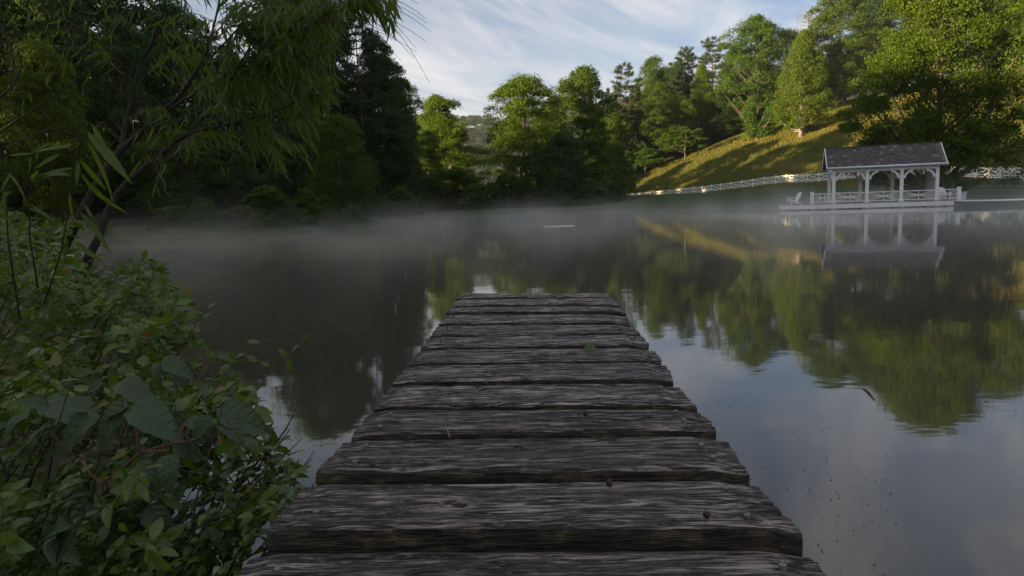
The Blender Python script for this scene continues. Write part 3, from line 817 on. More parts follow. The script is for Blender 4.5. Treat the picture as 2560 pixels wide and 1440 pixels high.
# meadow grass on the hill
n = 95000
r = np.random.default_rng(5)
Yg = r.uniform(70, 190, n); hxg = r.uniform(-7, 62, n) ** 1.0
Xg = np.interp(Yg, FY, FX) + hxg
Zg = terrain(Xg, Yg)
ok = (pond_dist(Xg, Yg) > 6) & (Xg / Yg < 0.85) & ((hxg > -2) | (fbm(Xg * .2, Yg * .2, 8, 2) > 0.62))
Pg = np.stack([Xg, Yg, Zg], 1)[ok]
BL = np.array([(0, -0.09, 0), (0, 0.09, 0), (1, 0.02, 0.12), (1, -0.02, 0.12)])
D = r.normal(0, 0.35, (len(Pg), 3)); D[:, 2] = 1
V, Fa = scatter(BL, np.array([[0, 1, 2, 3]]), Pg, frames(D, r.normal(0, 1, (len(Pg), 3))), r.uniform(0.25, 0.7, len(Pg)))
tag(link('meadow_grass', new_mesh('meadow_grass', V, Fa, MATS['meadow_grass'])), 'tall golden-green meadow grass on the right hillside', 'grass', kind='stuff')

# ------------------------------------------------------------------ dock in the foreground
DTILT = math.tan(R(1.25))
DZ = 1.0
def on_dock(px, py):
    d = ray(px, py)
    # plane z = DZ - DTILT * x
    t = (DZ - DTILT * CAM[0] - CAM[2]) / (d[2] + DTILT * d[0])
    return CAM + d * t
# back-left, back-right, front-right, front-left corner of each plank's top, far end first (photograph pixels)
PL = [((1152, 731), (1533, 730), (1536, 739), (1140, 741)),
      ((1137, 746), (1538, 743), (1547, 757), (1131, 760)),
      ((1127, 767), (1551, 763), (1562, 774), (1113, 778)),
      ((1109, 784), (1568, 783), (1580, 801), (1096, 804)),
      ((1092, 810), (1585, 809), (1604, 828), (1072, 836)),
      ((1068, 841), (1608, 834), (1629, 857), (1049, 865)),
      ((1044, 870), (1636, 865), (1660, 894), (1019, 903)),
      ((1013, 911), (1664, 903), (1695, 942), (978, 950)),
      ((972, 959), (1698, 955), (1741, 1004), (934, 1010)),
      ((926, 1021), (1752, 1016), (1801, 1065), (870, 1079)),
      ((858, 1095), (1815, 1086), (1879, 1166), (779, 1176)),
      ((757, 1205), (1890, 1194), (2005, 1312), (661, 1318)),
      ((628, 1371), (2025, 1363), (2190, 1560), (455, 1575))]
dock = empty('dock', (0, 0, DZ))
tag(dock, 'weathered grey plank dock running out over the pond in the foreground', 'dock')
DO = np.array([0, 0, DZ])
corners = [[on_dock(*c) for c in q] for q in PL]
last = corners[-1]
dirv = (corners[-1][3] + corners[-1][2]) / 2 - (corners[0][0] + corners[0][1]) / 2
dirv /= np.linalg.norm(dirv)
pitch = np.linalg.norm((corners[-2][0] - corners[0][0])) / 11.0
for k in range(1, 14):
    corners.append([c + dirv * pitch * k + np.array([random.uniform(-.02, .02), 0, 0]) for c in last])
TH = 0.075
def plank_mesh(q, seed, fine):
    r = np.random.default_rng(seed)
    ns, ntp = (170, 34) if fine else (12, 6)
    BLc, BRc, FRc, FLc = [np.asarray(c) - DO for c in q]
    lenL = np.linalg.norm(BRc - BLc); wid = np.linalg.norm(FLc - BLc)
    s = np.linspace(0, 1, ns); t = np.linspace(0, 1, ntp)
    SS, TT = np.meshgrid(s, t, indexing='ij')
    # ragged ends
    endR = 0.014 * (fbm(t * 7, t * 0 + seed, seed + 1, 3) - 0.3) / lenL + 0.010 * sstep(0.7, 1, t) * r.uniform(-1, 1.4) / lenL
    endL = 0.014 * (fbm(t * 7, t * 0 + seed, seed + 2, 3) - 0.3) / lenL
    S2 = endL[None, :] + (1 - endL[None, :] - endR[None, :]) * SS
    # wavy long edges
    wf = 0.007 * (fbm(s * 9, s * 0, seed + 3, 3) - 0.5) / wid + r.uniform(-.004, .004)
    wb = 0.005 * (fbm(s * 7, s * 0, seed + 4, 3) - 0.5) / wid
    chip = sstep(0.62, 0.75, vnoise(s * 11, s * 0 + 3, seed + 5)) * 0.004 / wid
    T2 = wb[:, None] + (1 - wb[:, None] + wf[:, None] - chip[:, None]) * TT
    P = ((1 - S2) * (1 - T2))[..., None] * BLc + (S2 * (1 - T2))[..., None] * BRc + (S2 * T2)[..., None] * FRc + ((1 - S2) * T2)[..., None] * FLc
    x = S2 * lenL; y = T2 * wid
    warp = 0.03 * (fbm(x * 2.0, y * 6, seed + 6, 2) - 0.5)
    gr = np.abs(fbm(x * 1.6, (y + warp) * 75, seed + 7, 3) - 0.5) * 2
    crack = sstep(0.86, 1.0, 1 - np.abs(fbm(x * 1.3, (y + warp) * 17, seed + 8, 2) - 0.5) * 9)
    gouge = sstep(0.66, 0.80, fbm(x * 5, y * 26, seed + 10, 3))
    dz = -0.004 * (1 - gr) ** 2 - 0.007 * crack - 0.003 * gouge - 0.003 * (fbm(x * 2, y * 6, seed + 9, 2))
    wear = sstep(0.10, 0.0, (1 - SS) * lenL) * (0.006 + 0.010 * fbm(y * 60, x * 9, seed + 12, 2)) + sstep(0.06, 0.0, SS * lenL) * 0.007
    edge = 0.006 * (sstep(0.05, 0, TT) + sstep(0.93, 1.0, TT) ** 1.2)
    cup = 0.006 * (np.abs(TT - 0.5) * 2) ** 2 * r.uniform(-0.2, 0.25)
    P[..., 2] += dz - wear - edge + cup + r.uniform(-.0012, .0012)
    rows = [P]
    fr = P[:, -1]; bk = P[:, 0]
    fdir = (FLc - BLc) / wid
    nside = 4 if fine else 1
    sideF = []
    for j in range(1, nside + 1):
        o = fr.copy(); o[:, 2] = fr[:, 2] * (1 - j / nside) + (-TH + (fr[:, 2] * 0)) * (j / nside) - DTILT * fr[:, 0] * (j / nside)
        o += fdir * (0.004 * (fbm(s * 20, s * 0 + j * 3.1, seed + 20, 3) - 0.5) - (0.003 if j == nside else 0))[:, None]
        sideF.append(o[:, None, :])
    sb = bk.copy(); sb[:, 2] = -TH - DTILT * bk[:, 0]
    ring = np.concatenate([P] + sideF + [sb[:, None, :]], 1)   # (ns, K, 3)
    K = ring.shape[1]
    idx = np.arange(ns * K).reshape(ns, K)
    a = idx[:-1]; b = idx[1:]
    Fq = np.stack([a, b, np.roll(b, -1, 1), np.roll(a, -1, 1)], -1).reshape(-1, 4)
    # end caps as strips: top edge to a point below
    faces = [list(f) for f in Fq]
    faces.append(list(idx[0])); faces.append(list(idx[-1][::-1]))
    me = new_mesh('plank', ring.reshape(-1, 3), faces, MATS['plank_wood'])
    sm = np.zeros(len(me.polygons), bool)
    kk = np.tile(np.arange(K), ns - 1)
    sm[:len(kk)] = kk < ntp - 1
    me.polygons.foreach_set('use_smooth', sm)
    return me
nailmesh = None
mbn = MB(); mbn.tube([(0, 0, -0.02), (0, 0, 0.0015), (0, 0, 0.003)], [0.0065, 0.0068, 0.0045], 12)
nailmesh = mbn.mesh('nail', MATS['nail_metal'])
mbn = MB(); mbn.tube([(0, 0, -0.02), (0, 0, 0.022)], [0.0025, 0.0025], 6); mbn.tube([(0, 0, 0.022), (0.001, 0, 0.026)], [0.007, 0.0065], 10)
bentnail = mbn.mesh('nail', MATS['iron'])
for i, q in enumerate(corners):
    pl = link('plank', plank_mesh(q, 100 + i * 31, i < 13), dock)
    if i < 13:
        rr = random.Random(i)
        for s_ in (0.075, 0.925):
            for t_ in ((0.27, 0.74) if i > 6 else (0.5,)):
                s2 = s_ + rr.uniform(-.012, .012); t2 = t_ + rr.uniform(-.08, .08)
                P = (np.asarray(q[0]) * (1 - s2) + np.asarray(q[1]) * s2) * (1 - t2) + (np.asarray(q[3]) * (1 - s2) + np.asarray(q[2]) * s2) * t2 - DO
                o = link('nail', bentnail if (i in (0, 3, 4, 5) and s_ < 0.5) else nailmesh, pl)
                o.location = P + np.array([0, 0, 0.0]); o.rotation_euler = (rr.uniform(-.15, .15), rr.uniform(-.1, .1), rr.uniform(0, 6))
c0 = [np.asarray(c) - DO for c in corners[0]]; c1 = [np.asarray(c) - DO for c in corners[-1]]
for s_ in (0.10, 0.5, 0.90):
    a = c0[0] * (1 - s_) + c0[1] * s_; b = c1[3] * (1 - s_) + c1[2] * s_
    a = a + (b - a) / np.linalg.norm(b - a) * 0.04
    m_ = MB(); m_.bar(a - np.array([0, 0, TH + 0.010 + 0.075]), b - np.array([0, 0, TH + 0.010 + 0.075]), 0.05, 0.14)
    m_.build('stringer', MATS['plank_wood'], dock)
for f_ in (0.05, 0.45, 0.85):
    for s_ in (0.16, 0.84):
        a = (c0[0] * (1 - s_) + c0[1] * s_) * (1 - f_) + (c1[3] * (1 - s_) + c1[2] * s_) * f_
        m_ = MB(); m_.tube([(a[0], a[1], -DZ - 1.5), (a[0], a[1], a[2] - TH - 0.012)], [0.075, 0.07], 10)
        m_.build('pile', MATS['plank_wood'], dock, True)

# small things lying on the dock
def dock_pt(px, py, up=0.0):
    p_ = on_dock(px, py); return (p_[0], p_[1], p_[2] + up)
mb = MB()
LFX = np.array([0, 0.25, 0.55, 0.8, 1.0]); LFW = np.array([0.02, 0.36, 0.40, 0.22, 0.0])
def leaf_proto(wid, droop, fold, n=5, prof=None, twist=0.0, tooth=0.0):
    """one leaf, length 1 along x, normal z"""
    xs = np.linspace(0, 1, n + 1)
    prof = prof or (lambda u: np.sin(np.clip(u, 0, 1) ** 0.8 * math.pi) ** 0.85)
    V = []; Fs = []
    for i, u in enumerate(xs):
        w = wid * 0.5 * float(prof(u)) + 0.004
        if tooth and 0 < i < n: w *= 1 + tooth * (1 if i % 2 else -1)
        zc_ = -droop * u * u; xc = u - 0.3 * droop * droop * u ** 3
        a = twist * u
        for sgn in (-1, 0, 1):
            V.append((xc, sgn * w * math.cos(a), zc_ + abs(sgn) * w * fold + sgn * w * math.sin(a)))
    for i in range(n):
        for k in range(2):
            Fs.append([i * 3 + k, (i + 1) * 3 + k, (i + 1) * 3 + k + 1, i * 3 + k + 1])
    return np.array(V), np.array(Fs)
lv, lf = leaf_proto(0.62, 0.25, 0.55)
o = link('fallen_leaf', new_mesh('fallen_leaf', lv * 0.058 + np.array([-.02, 0, 0]), lf, MATS['shrub_leaf'], True))
o.location = dock_pt(1472, 874, 0.006); o.rotation_euler = (0.5, -0.1, R(10))
tag(o, 'small green leaf lying alone on a dock plank', 'leaf')
def seed_mesh(k):
    m_ = MB(); rr = np.random.default_rng(k)
    P = np.array([(0, 0, -0.006), (0, 0, -0.003), (0.001, 0, 0.001), (0.001, 0.001, 0.005), (0.002, 0.001, 0.008)])
    m_.tube(P, np.array([0.003, 0.0065, 0.0075, 0.005, 0.0012]) * rr.uniform(0.9, 1.1, 5), 8)
    return m_.mesh('seed_pod', MATS['seed_brown'], True)
for k, (px, py, lb) in enumerate(((1463, 1038, 'small brown seed pod on the third dock plank above the cracked one'), (1523, 1212, 'small reddish seed pod near the back edge of the second nearest full plank'),
                                  (1767, 1292, 'dark seed pod toward the right end of the second nearest full plank'), (1214, 961, 'tiny reddish seed pod farthest out on the dock'))):
    o = link('seed_pod', seed_mesh(k)); o.location = dock_pt(px, py, 0.004); o.rotation_euler = (0.6, 0.3 * k, k)
    tag(o, lb, 'seed pod')
mb = MB(); a = np.array(dock_pt(1113, 1072, 0.012)); b = np.array(dock_pt(1124, 1093, 0.0))
mb.tube([a, (a + b) / 2 + np.array([0, 0, 0.004]), b], [0.0012, 0.0018, 0.0022], 5)
tag(mb.build('dry_stalk', MATS['straw'], None, True), 'short dry stalk lying across the gap between two dock planks', 'twig')
mb = MB(); a = np.array(dock_pt(1255, 1077, 0.004)); b = np.array(dock_pt(1316, 1080, 0.004))
mb.tube([a, (a + b) / 2 + np.array([0, 0.01, 0.002]), b], [0.0008, 0.001, 0.0008], 4)
tag(mb.build('pine_needle', MATS['straw'], None, True), 'thin straw-coloured pine needle along a dock plank edge', 'pine needle')

# ------------------------------------------------------------------ pavilion on the water
A = on_z(2083, 522.8, 0); B = on_z(2340, 515.8, 0)
fd = (B - A); LEN = float(np.linalg.norm(fd[:2])); ang = math.atan2(fd[1], fd[0])
BAY = LEN / 3
k_ = LEN / 6.9                                   # true scale of the pavilion
DEP = 3.6 * k_
PAV = empty('pavilion', (A[0], A[1], 0), ang)
tag(PAV, 'white open pavilion with slate roof standing on a deck over the pond', 'pavilion')
WP = MATS['white_paint']
DK = 0.43 * k_; BEAM0 = 2.78 * k_; BEAM1 = 3.12 * k_; EAVE = 3.12 * k_; RIDGE = 4.72 * k_
XL, XR = -3.75 * k_, 8.95 * k_
# deck
bw = 0.14 * k_
nb = int((XR - XL) / (bw + 0.008))
brd = MB(); brd.box((0, 0, 0), (bw, DEP + 1.3 * k_, 0.035)); brdm = brd.mesh('deck_board', MATS['deck_board'])
for i in range(nb):
    o = link('deck_board', brdm, PAV); o.location = (XL + (i + 0.5) * (bw + 0.008), DEP / 2, DK - 0.0175)
def part(name, fn, mat_=None, par=None, smooth=False):
    m_ = MB(); fn(m_); return m_.build(name, MATS[mat_] if mat_ else WP, par or PAV, smooth)
yF = -0.58 * k_; yB = DEP + 0.58 * k_
for y in (yF - 0.10, yB + 0.10):
    part('fascia_board', lambda q: q.box(((XL + XR) / 2, y, DK - 0.20 * k_), (XR - XL + 0.1, 0.05, 0.30 * k_)))
for x in (XL - 0.03, XR + 0.03):
    part('fascia_board', lambda q: q.box((x, DEP / 2, DK - 0.2 * k_), (0.05, yB - yF + 0.14, 0.295 * k_)))
for x in (XL + 0.15, -1.5 * k_, 0.0, BAY, 2 * BAY, LEN, 8.35 * k_):
    for y in (yF + 0.05, DEP):
        part('pile', lambda q: q.box((x, y, -0.55), (0.20 * k_, 0.20 * k_, 2 * (DK - 0.05 + 0.55) - 0.12)), 'pile_wood' if y > 0 else None)
PS = 0.23 * k_
def post(x, y):
    o = part('post', lambda q: q.box((x, y, (DK + BEAM0) / 2), (PS, PS, BEAM0 - DK)))
    part('post_base', lambda q: q.box((x, y, DK + 0.11 * k_), (PS + 0.09, PS + 0.09, 0.22 * k_)), None, o)
    part('post_cap', lambda q: q.box((x, y, BEAM0 - 0.06), (PS + 0.05, PS + 0.05, 0.07)), None, o)
for k in range(4):
    for y in (0.0, DEP): post(k * BAY, y)
def arc_bracket(q, x, sgn, y, r_=0.62):
    r_ *= k_
    n = 9; w = 0.15 * k_
    outer = [(x + sgn * (PS / 2 + r_ * (1 - math.cos(t))), BEAM0 - r_ * (1 - math.sin(t)) - 0.0) for t in np.linspace(0, math.pi / 2, n)]
    inner = [(px_ - sgn * w * math.cos(t) * 0.95, pz + w * math.sin(t) * 0.0 + w * (0.0 + math.sin(t) * 0.0)) for (px_, pz), t in zip(outer, np.linspace(0, math.pi / 2, n))]
    up_ = [(x + sgn * (PS / 2 + max(0.0, (r_ + w) * (1 - math.cos(t)) - w) + 0.0), BEAM0 - 0.001 - (r_) * (1 - math.sin(t)) + 0.0) for t in np.linspace(0, math.pi / 2, n)]
    cx_, cz_ = x + sgn * (PS / 2 + r_), BEAM0 - r_
    O = [(cx_ - sgn * r_ * math.cos(t), cz_ + r_ * math.sin(t)) for t in np.linspace(0.02, math.pi / 2 - 0.02, n)]
    I = [(cx_ - sgn * (r_ - w) * math.cos(t), cz_ + (r_ - w) * math.sin(t)) for t in np.linspace(0.02, math.pi / 2 - 0.02, n)]
    for i in range(n - 1):
        q.prism([O[i], O[i + 1], I[i + 1], I[i]], y - 0.05, y + 0.05)
for y in (0.0, DEP):
    for k in range(4):
        for sg in (-1, 1):
            if (k == 0 and sg < 0) or (k == 3 and sg > 0): continue
            part('bracket', lambda q: arc_bracket(q, k * BAY, sg, y))
    part('beam', lambda q: q.box((LEN / 2, y, (BEAM0 + BEAM1) / 2 + 0.002), (LEN + PS, PS * 0.9, BEAM1 - BEAM0)))
for x in (0.0, LEN):
    part('beam', lambda q: q.box((x, DEP / 2, (BEAM0 + BEAM1) / 2), (PS * 0.85, DEP - PS * 0.95, BEAM1 - BEAM0 - 0.02)))
part('ceiling', lambda q: q.box((LEN / 2, DEP / 2, BEAM1 - 0.03), (LEN - PS, DEP - PS, 0.03)))
# roof
ov = 0.42 * k_; oe = 0.50 * k_
mid_y = DEP / 2
def roof_panel(q, s_):
    y0 = -ov if s_ < 0 else DEP + ov
    a0, a1 = -oe, LEN + oe
    th = 0.07
    for_ = [(a0, y0, EAVE), (a1, y0, EAVE), (a1, mid_y, RIDGE), (a0, mid_y, RIDGE)]
    lo = [(p_[0], p_[1], p_[2] - th) for p_ in for_]
    q.add(for_ + lo, [[0, 1, 2, 3], [7, 6, 5, 4], [0, 4, 5, 1], [1, 5, 6, 2], [2, 6, 7, 3], [3, 7, 4, 0]])
m_ = MB(); roof_panel(m_, -1); roof_panel(m_, 1)
roof = m_.build('roof', MATS['deck_board'], PAV)
# slates
sl = MB(); rs = np.random.default_rng(4)
Ls = math.hypot(mid_y + ov, RIDGE - EAVE); nrow = 15; sw = 0.24 * k_
for s_ in (-1, 1):
    y0 = -ov if s_ < 0 else DEP + ov
    up_ = np.array([0, mid_y - y0, RIDGE - EAVE]); up_ /= np.linalg.norm(up_)
    nrm = np.cross((1, 0, 0), up_) if s_ < 0 else np.cross(up_, (1, 0, 0))
    for rw in range(nrow):
        ncol = int((LEN + 2 * oe) / sw)
        for c in range(ncol + (rw % 2)):
            x0 = -oe + (c - 0.5 * (rw % 2)) * sw; x1 = x0 + sw - 0.008
            x0 = max(x0, -oe); x1 = min(x1, LEN + oe)
            if x1 - x0 < 0.03: continue
            a = np.array([0, y0, EAVE]) + up_ * (Ls * rw / nrow); lift = 0.020 + rs.uniform(0, 0.008)
            p0 = a - up_ * (0.03 + rs.uniform(0, 0.012)) + nrm * (lift + 0.012); p1 = a + up_ * (Ls / nrow + 0.01) + nrm * (0.010)
            ex = np.array([1.0, 0, 0])
            q4 = [p0 + ex * x0, p0 + ex * x1, p1 + ex * x1, p1 + ex * x0]
            lo = [v - nrm * 0.012 for v in q4]
            sl.add(q4 + lo, [[0, 1, 2, 3], [7, 6, 5, 4], [0, 4, 5, 1], [1, 5, 6, 2], [2, 6, 7, 3], [3, 7, 4, 0]])
tag(sl.build('slates', MATS['slate'], roof), 'grey slates with pale lichen spots', kind='stuff')
part('ridge_cap', lambda q: q.box((LEN / 2, mid_y, RIDGE + 0.03), (LEN + 2 * oe, 0.16, 0.05)), 'slate', roof)
for y in (-ov - 0.07, DEP + ov + 0.07):
    part('gutter', lambda q: q.tube([(-oe - 0.06, y, EAVE - 0.03), (LEN + oe + 0.10, y, EAVE - 0.03)], [0.085, 0.085], 10), 'blue_white', roof, True)
for y in (-ov * 0.55, DEP + ov * 0.55):
    part('soffit', lambda q: q.box((LEN / 2, y, EAVE - 0.145), (LEN + 2 * oe - 0.02, ov * 0.8, 0.02)), None, roof)
for x in (-oe - 0.03, LEN + oe + 0.03):
    for s_ in (-1, 1):
        y0 = -ov - 0.06 if s_ < 0 else DEP + ov + 0.06
        part('bargeboard', lambda q: q.bar((x, y0, EAVE - 0.09), (x, mid_y, RIDGE - 0.055), 0.05, 0.20 * k_), None, roof)
for x in (-0.02, LEN + 0.02):
    def gab(q):
        q.add([(x - .02, 0, BEAM1), (x - .02, DEP, BEAM1), (x - .02, mid_y, RIDGE - 0.22), (x + .02, 0, BEAM1), (x + .02, DEP, BEAM1), (x + .02, mid_y, RIDGE - 0.22)],
              [[0, 1, 2], [5, 4, 3], [0, 3, 4, 1], [1, 4, 5, 2], [2, 5, 3, 0]])
    part('gable', gab)
# right end: boarded wall with hinges
wall = None
for j in range(10):
    y = PS / 2 + (j + 0.5) * (DEP - PS) / 10
    part('wall_board', lambda q: q.box((LEN + 0.02 + (0.004 if j % 2 else 0), y, (DK + BEAM0) / 2), (0.05, (DEP - PS) / 10 - 0.004, BEAM0 - DK - 0.02)))
part('door_panel', lambda q: q.box((LEN - 0.35, DEP - 0.12, DK + 1.0 * k_), (0.62, 0.05, 1.9 * k_)), 'pile_wood')
for z in (0.85, 1.25):
    part('hinge', lambda q: q.box((LEN - 0.62, DEP - 0.165, DK + z * k_), (0.10, 0.03, 0.05)), 'iron')
# railings
RT = DK + 0.77 * k_; RBm = DK + 0.13 * k_
def rail_panel(a, b, mode):
    a = np.asarray(a, float); b = np.asarray(b, float)
    d2 = (b - a) / np.linalg.norm(b - a)
    L_ = np.linalg.norm(b - a)
    def P(s_, z): return np.array([a[0] + d2[0] * s_, a[1] + d2[1] * s_, z])
    pan = part('railing', lambda q: q.bar(P(0, RT), P(L_, RT), 0.09, 0.06))
    tag(pan)
    part('bottom_rail', lambda q: q.bar(P(0, RBm), P(L_, RBm), 0.05, 0.06), None, pan)
    zm = (RT + RBm) / 2; z0, z1 = RBm + 0.03, RT - 0.03
    if mode == 'x2':                                    # long flat X over the whole bay, a baluster in the middle
        for (s0, za, s1, zb) in ((0, z0, L_, z1), (0, z1, L_, z0)):
            part('cross_bar', lambda q: q.bar(P(s0, za), P(s1, zb), 0.035 + (0.006 if za == z0 else 0), 0.045), None, pan)
        part('baluster', lambda q: q.box(P(L_ / 2, zm), (0.05, 0.05, z1 - z0 - 0.004)), None, pan)
        for (s0, za, s1, zb) in ((0, zm - 0.10, L_, zm + 0.10), (0, zm + 0.10, L_, zm - 0.10)):
            part('cross_bar', lambda q: q.bar(P(s0, za), P(s1, zb), 0.028 + (0.004 if za < zm else 0), 0.035), None, pan)
    else:
        for s_ in (0.38, 0.62):
            part('baluster', lambda q: q.box(P(L_ * s_, zm), (0.045, 0.045, z1 - z0 - 0.004)), None, pan)
        part('middle_rail', lambda q: q.bar(P(0, zm), P(L_, zm), 0.03, 0.05), None, pan)
        for (s0, za, s1, zb) in ((0, z0, L_, z1), (0, z1, L_, z0)):
            part('cross_bar', lambda q: q.bar(P(s0, za), P(s1, zb), 0.035 + (0.006 if za == z0 else 0), 0.04), None, pan)
    return pan
for k in range(3):
    rail_panel((k * BAY + PS / 2, 0), ((k + 1) * BAY - PS / 2, 0), 'x2')
xl_, xr_ = -1.52 * k_, 8.32 * k_
rail_panel((xl_ + 0.1, 0), (-PS / 2, 0), 'grid'); rail_panel((LEN + PS / 2, 0), (xr_ - 0.1, 0), 'grid')
for k in (1, 2):
    rail_panel((k * BAY + PS / 2 - BAY, DEP), (k * BAY - PS / 2, DEP), 'x2') if k == 1 else None
for x in (xl_, xr_):
    o = part('rail_post', lambda q: q.box((x, 0, (DK + RT + 0.13) / 2), (0.24 * k_, 0.24 * k_, RT + 0.13 - DK)))
    part('post_cap', lambda q: q.box((x, 0, RT + 0.15), (0.28 * k_, 0.28 * k_, 0.05)), None, o)
# bench inside
bn = empty('bench', (0, 0, 0)); bn.parent = None
def to_world(x, y, z):
    c, s_ = math.cos(ang), math.sin(ang); return (A[0] + c * x - s_ * y, A[1] + s_ * x + c * y, z)
bn.location = to_world(BAY * 1.35, DEP * 0.72, DK); bn.rotation_euler = (0, 0, ang)
tag(bn, 'low brown wooden bench inside the white pavilion', 'bench')
for j in range(3): part('seat_slat', lambda q: q.box((0, -0.14 + 0.14 * j, 0.44), (1.9, 0.12, 0.04)), 'bench_wood', bn)
for x in (-0.8, 0.8):
    for y in (-0.16, 0.16): part('leg', lambda q: q.box((x, y, 0.21), (0.07, 0.07, 0.42)), 'bench_wood', bn)
part('stretcher', lambda q: q.box((0, 0, 0.2), (1.52, 0.05, 0.06)), 'bench_wood', bn)

def deck_chair(loc, rz, label):
    c = empty('garden_chair', loc, rz)
    tag(c, label, 'chair', 'white garden chairs on the pavilion deck')
    w = 0.62
    for y in (-w / 2, w / 2):
        part('front_leg', lambda q: q.box((0.42, y, 0.26), (0.11, 0.03, 0.52)), None, c)
        part('side_rail', lambda q: q.bar((0.50, y * 0.9, 0.36), (-0.45, y * 0.9, 0.05), 0.03, 0.12), None, c)
        part('arm', lambda q: q.bar((0.55, y * 1.12, 0.56), (-0.30, y * 1.12, 0.52), 0.13, 0.03), None, c)
    for j in range(5):
        f = j / 4; part('seat_slat', lambda q: q.box((0.48 - 0.56 * f, 0, 0.425 - 0.17 * f), (0.12, w - 0.06, 0.025)), None, c)
    for j in range(5):
        y = (j - 2) * 0.125; h = 0.86 - 0.05 * abs(j - 2)
        d2 = np.array([-0.46, 0, 0.89]); a = np.array([-0.10, y, 0.22]); part('back_slat', lambda q: q.bar(a, a + d2 * h, 0.108, 0.022, (1, 0, 0.5)), None, c)
    part('back_rail', lambda q: q.bar((-0.37, -w / 2, 0.62), (-0.37, w / 2, 0.62), 0.06, 0.03), None, c)
    return c
deck_chair(to_world(-2.75 * k_, 0.5, DK), ang + R(205), 'white slatted garden chair on the left end of the pavilion deck')
deck_chair(to_world(7.75 * k_, DEP * 0.55, DK), ang + R(-75), 'white garden chair half hidden behind the right railing of the pavilion')
pt = empty('planter', to_world(8.62 * k_, 0.7, DK), ang); tag(pt, 'pale blue planter box with a round dark shrub at the right deck end', 'planter')
def pbox(q):
    q.add([(-.26, -.26, 0), (.26, -.26, 0), (.26, .26, 0), (-.26, .26, 0), (-.31, -.31, .56), (.31, -.31, .56), (.31, .31, .56), (-.31, .31, .56)],
          [[3, 2, 1, 0], [0, 1, 5, 4], [1, 2, 6, 5], [2, 3, 7, 6], [3, 0, 4, 7], [4, 5, 6, 7]])
part('box', pbox, 'blue_white', pt)
part('rim', lambda q: q.box((0, 0, 0.575), (0.68, 0.68, 0.035)), 'blue_white', pt)
o = link('foliage', PROTO['bush'][1], pt); o.scale = (0.36, 0.36, 0.25); o.location = (0, 0, 0.52)

# green rowing boat moored right of the deck
bo = on_z(2445, 516, 0)
BT = empty('rowing_boat', (bo[0] + 1.9, bo[1] - 0.15, 0), ang + R(3)); tag(BT, 'dark green boat with white rim moored right of the pavilion deck', 'boat')
Lb, Bb = 6.4, 1.5
nsx = 17
hv = []; 
xs = np.linspace(-1, 1, nsx)
secs = [(-1.0, 0.0), (-0.92, 0.6), (-0.6, 0.95), (0, 1.0)]
def hull_pt(u, v):      # u along -1..1, v 0 keel .. 1 rim
    bwid = Bb / 2 * (1 - abs(u) ** 3.2) ** 0.75 + 0.02
    y = bwid * (math.sin(v * math.pi / 2) ** 0.55)
    z = -0.14 + (0.50 + 0.05 * u * u) * (1 - math.cos(v * math.pi / 2)) ** 0.9
    return (u * Lb / 2, y, z)
nv = 6
hull = MB(); Vv = []; Fs = []
for u in xs:
    for v in list(np.linspace(1, 0, nv)) + list(np.linspace(0, 1, nv))[1:]:
        pass
ringn = 2 * nv - 1
for u in xs:
    for j in range(ringn):
        v = abs(j - (nv - 1)) / (nv - 1); x, y, z = hull_pt(u, v); Vv.append((x, y if j >= nv - 1 else -y, z))
for i in range(nsx - 1):
    for j in range(ringn - 1):
        a = i * ringn + j; Fs.append([a, a + 1, a + ringn + 1, a + ringn])
hull.add(Vv, Fs); ho = hull.build('hull', MATS['boat_green'], BT, True)
md = ho.modifiers.new('thickness', 'SOLIDIFY'); md.thickness = 0.03
for sg in (-1, 1):
    part('gunwale', lambda q: q.tube([(u * Lb / 2, sg * (hull_pt(u, 1)[1] + 0.015), hull_pt(u, 1)[2] + 0.015) for u in xs], [0.04] * nsx, 6), 'white_paint', BT, True)
for x in (-1.6, 0.2, 1.8):
    hwid = hull_pt(x / (Lb / 2), 0.9)[1]
    part('thwart', lambda q: q.box((x, 0, 0.24), (0.24, 2 * hwid - 0.06, 0.03)), 'bench_wood', BT)

# ------------------------------------------------------------------ white crossbuck fence along the foot of the hill
FP = [(1525, 166), (1560, 162), (1600, 158), (1641, 153), (1720, 144), (1800, 136), (1880, 130), (1960, 124.5), (2013, 119), (2130, 111), (2225, 104), (2340, 96), (2458, 87), (2550, 79), (2660, 71)]
pts = np.array([[at_y(x, 480, d)[0], d] for x, d in FP])
seg = np.hypot(*np.diff(pts, axis=0).T); cum = np.concatenate([[0], np.cumsum(seg)])
npan = int(cum[-1] / 2.44)
sarr = np.linspace(0, cum[-1], npan + 1)
fx_ = np.interp(sarr, cum, pts[:, 0]); fy_ = np.interp(sarr, cum, pts[:, 1])
ker = np.array([1, 2, 3, 2, 1]) / 9.0
fx_[2:-2] = np.convolve(fx_, ker, 'valid'); fy_[2:-2] = np.convolve(fy_, ker, 'valid')
fz_ = terrain(fx_, fy_)
FN = empty('crossbuck_fence', (fx_[0], fy_[0], fz_[0])); tag(FN, 'long white crossbuck fence curving along the foot of the hill', 'fence')
org = np.array([fx_[0], fy_[0], fz_[0]])
FH = 1.5
pm = MB(); pm.box((0, 0, (FH - 0.3) / 2), (0.16, 0.16, FH + 0.3)); postm = pm.mesh('post', MATS['white_fence'])
pm = MB(); pm.box((0, 0, 0.03), (0.19, 0.19, 0.06)); pm.box((0, 0, 0.10), (0.11, 0.11, 0.08)); capm = pm.mesh('post_cap', MATS['white_fence'])
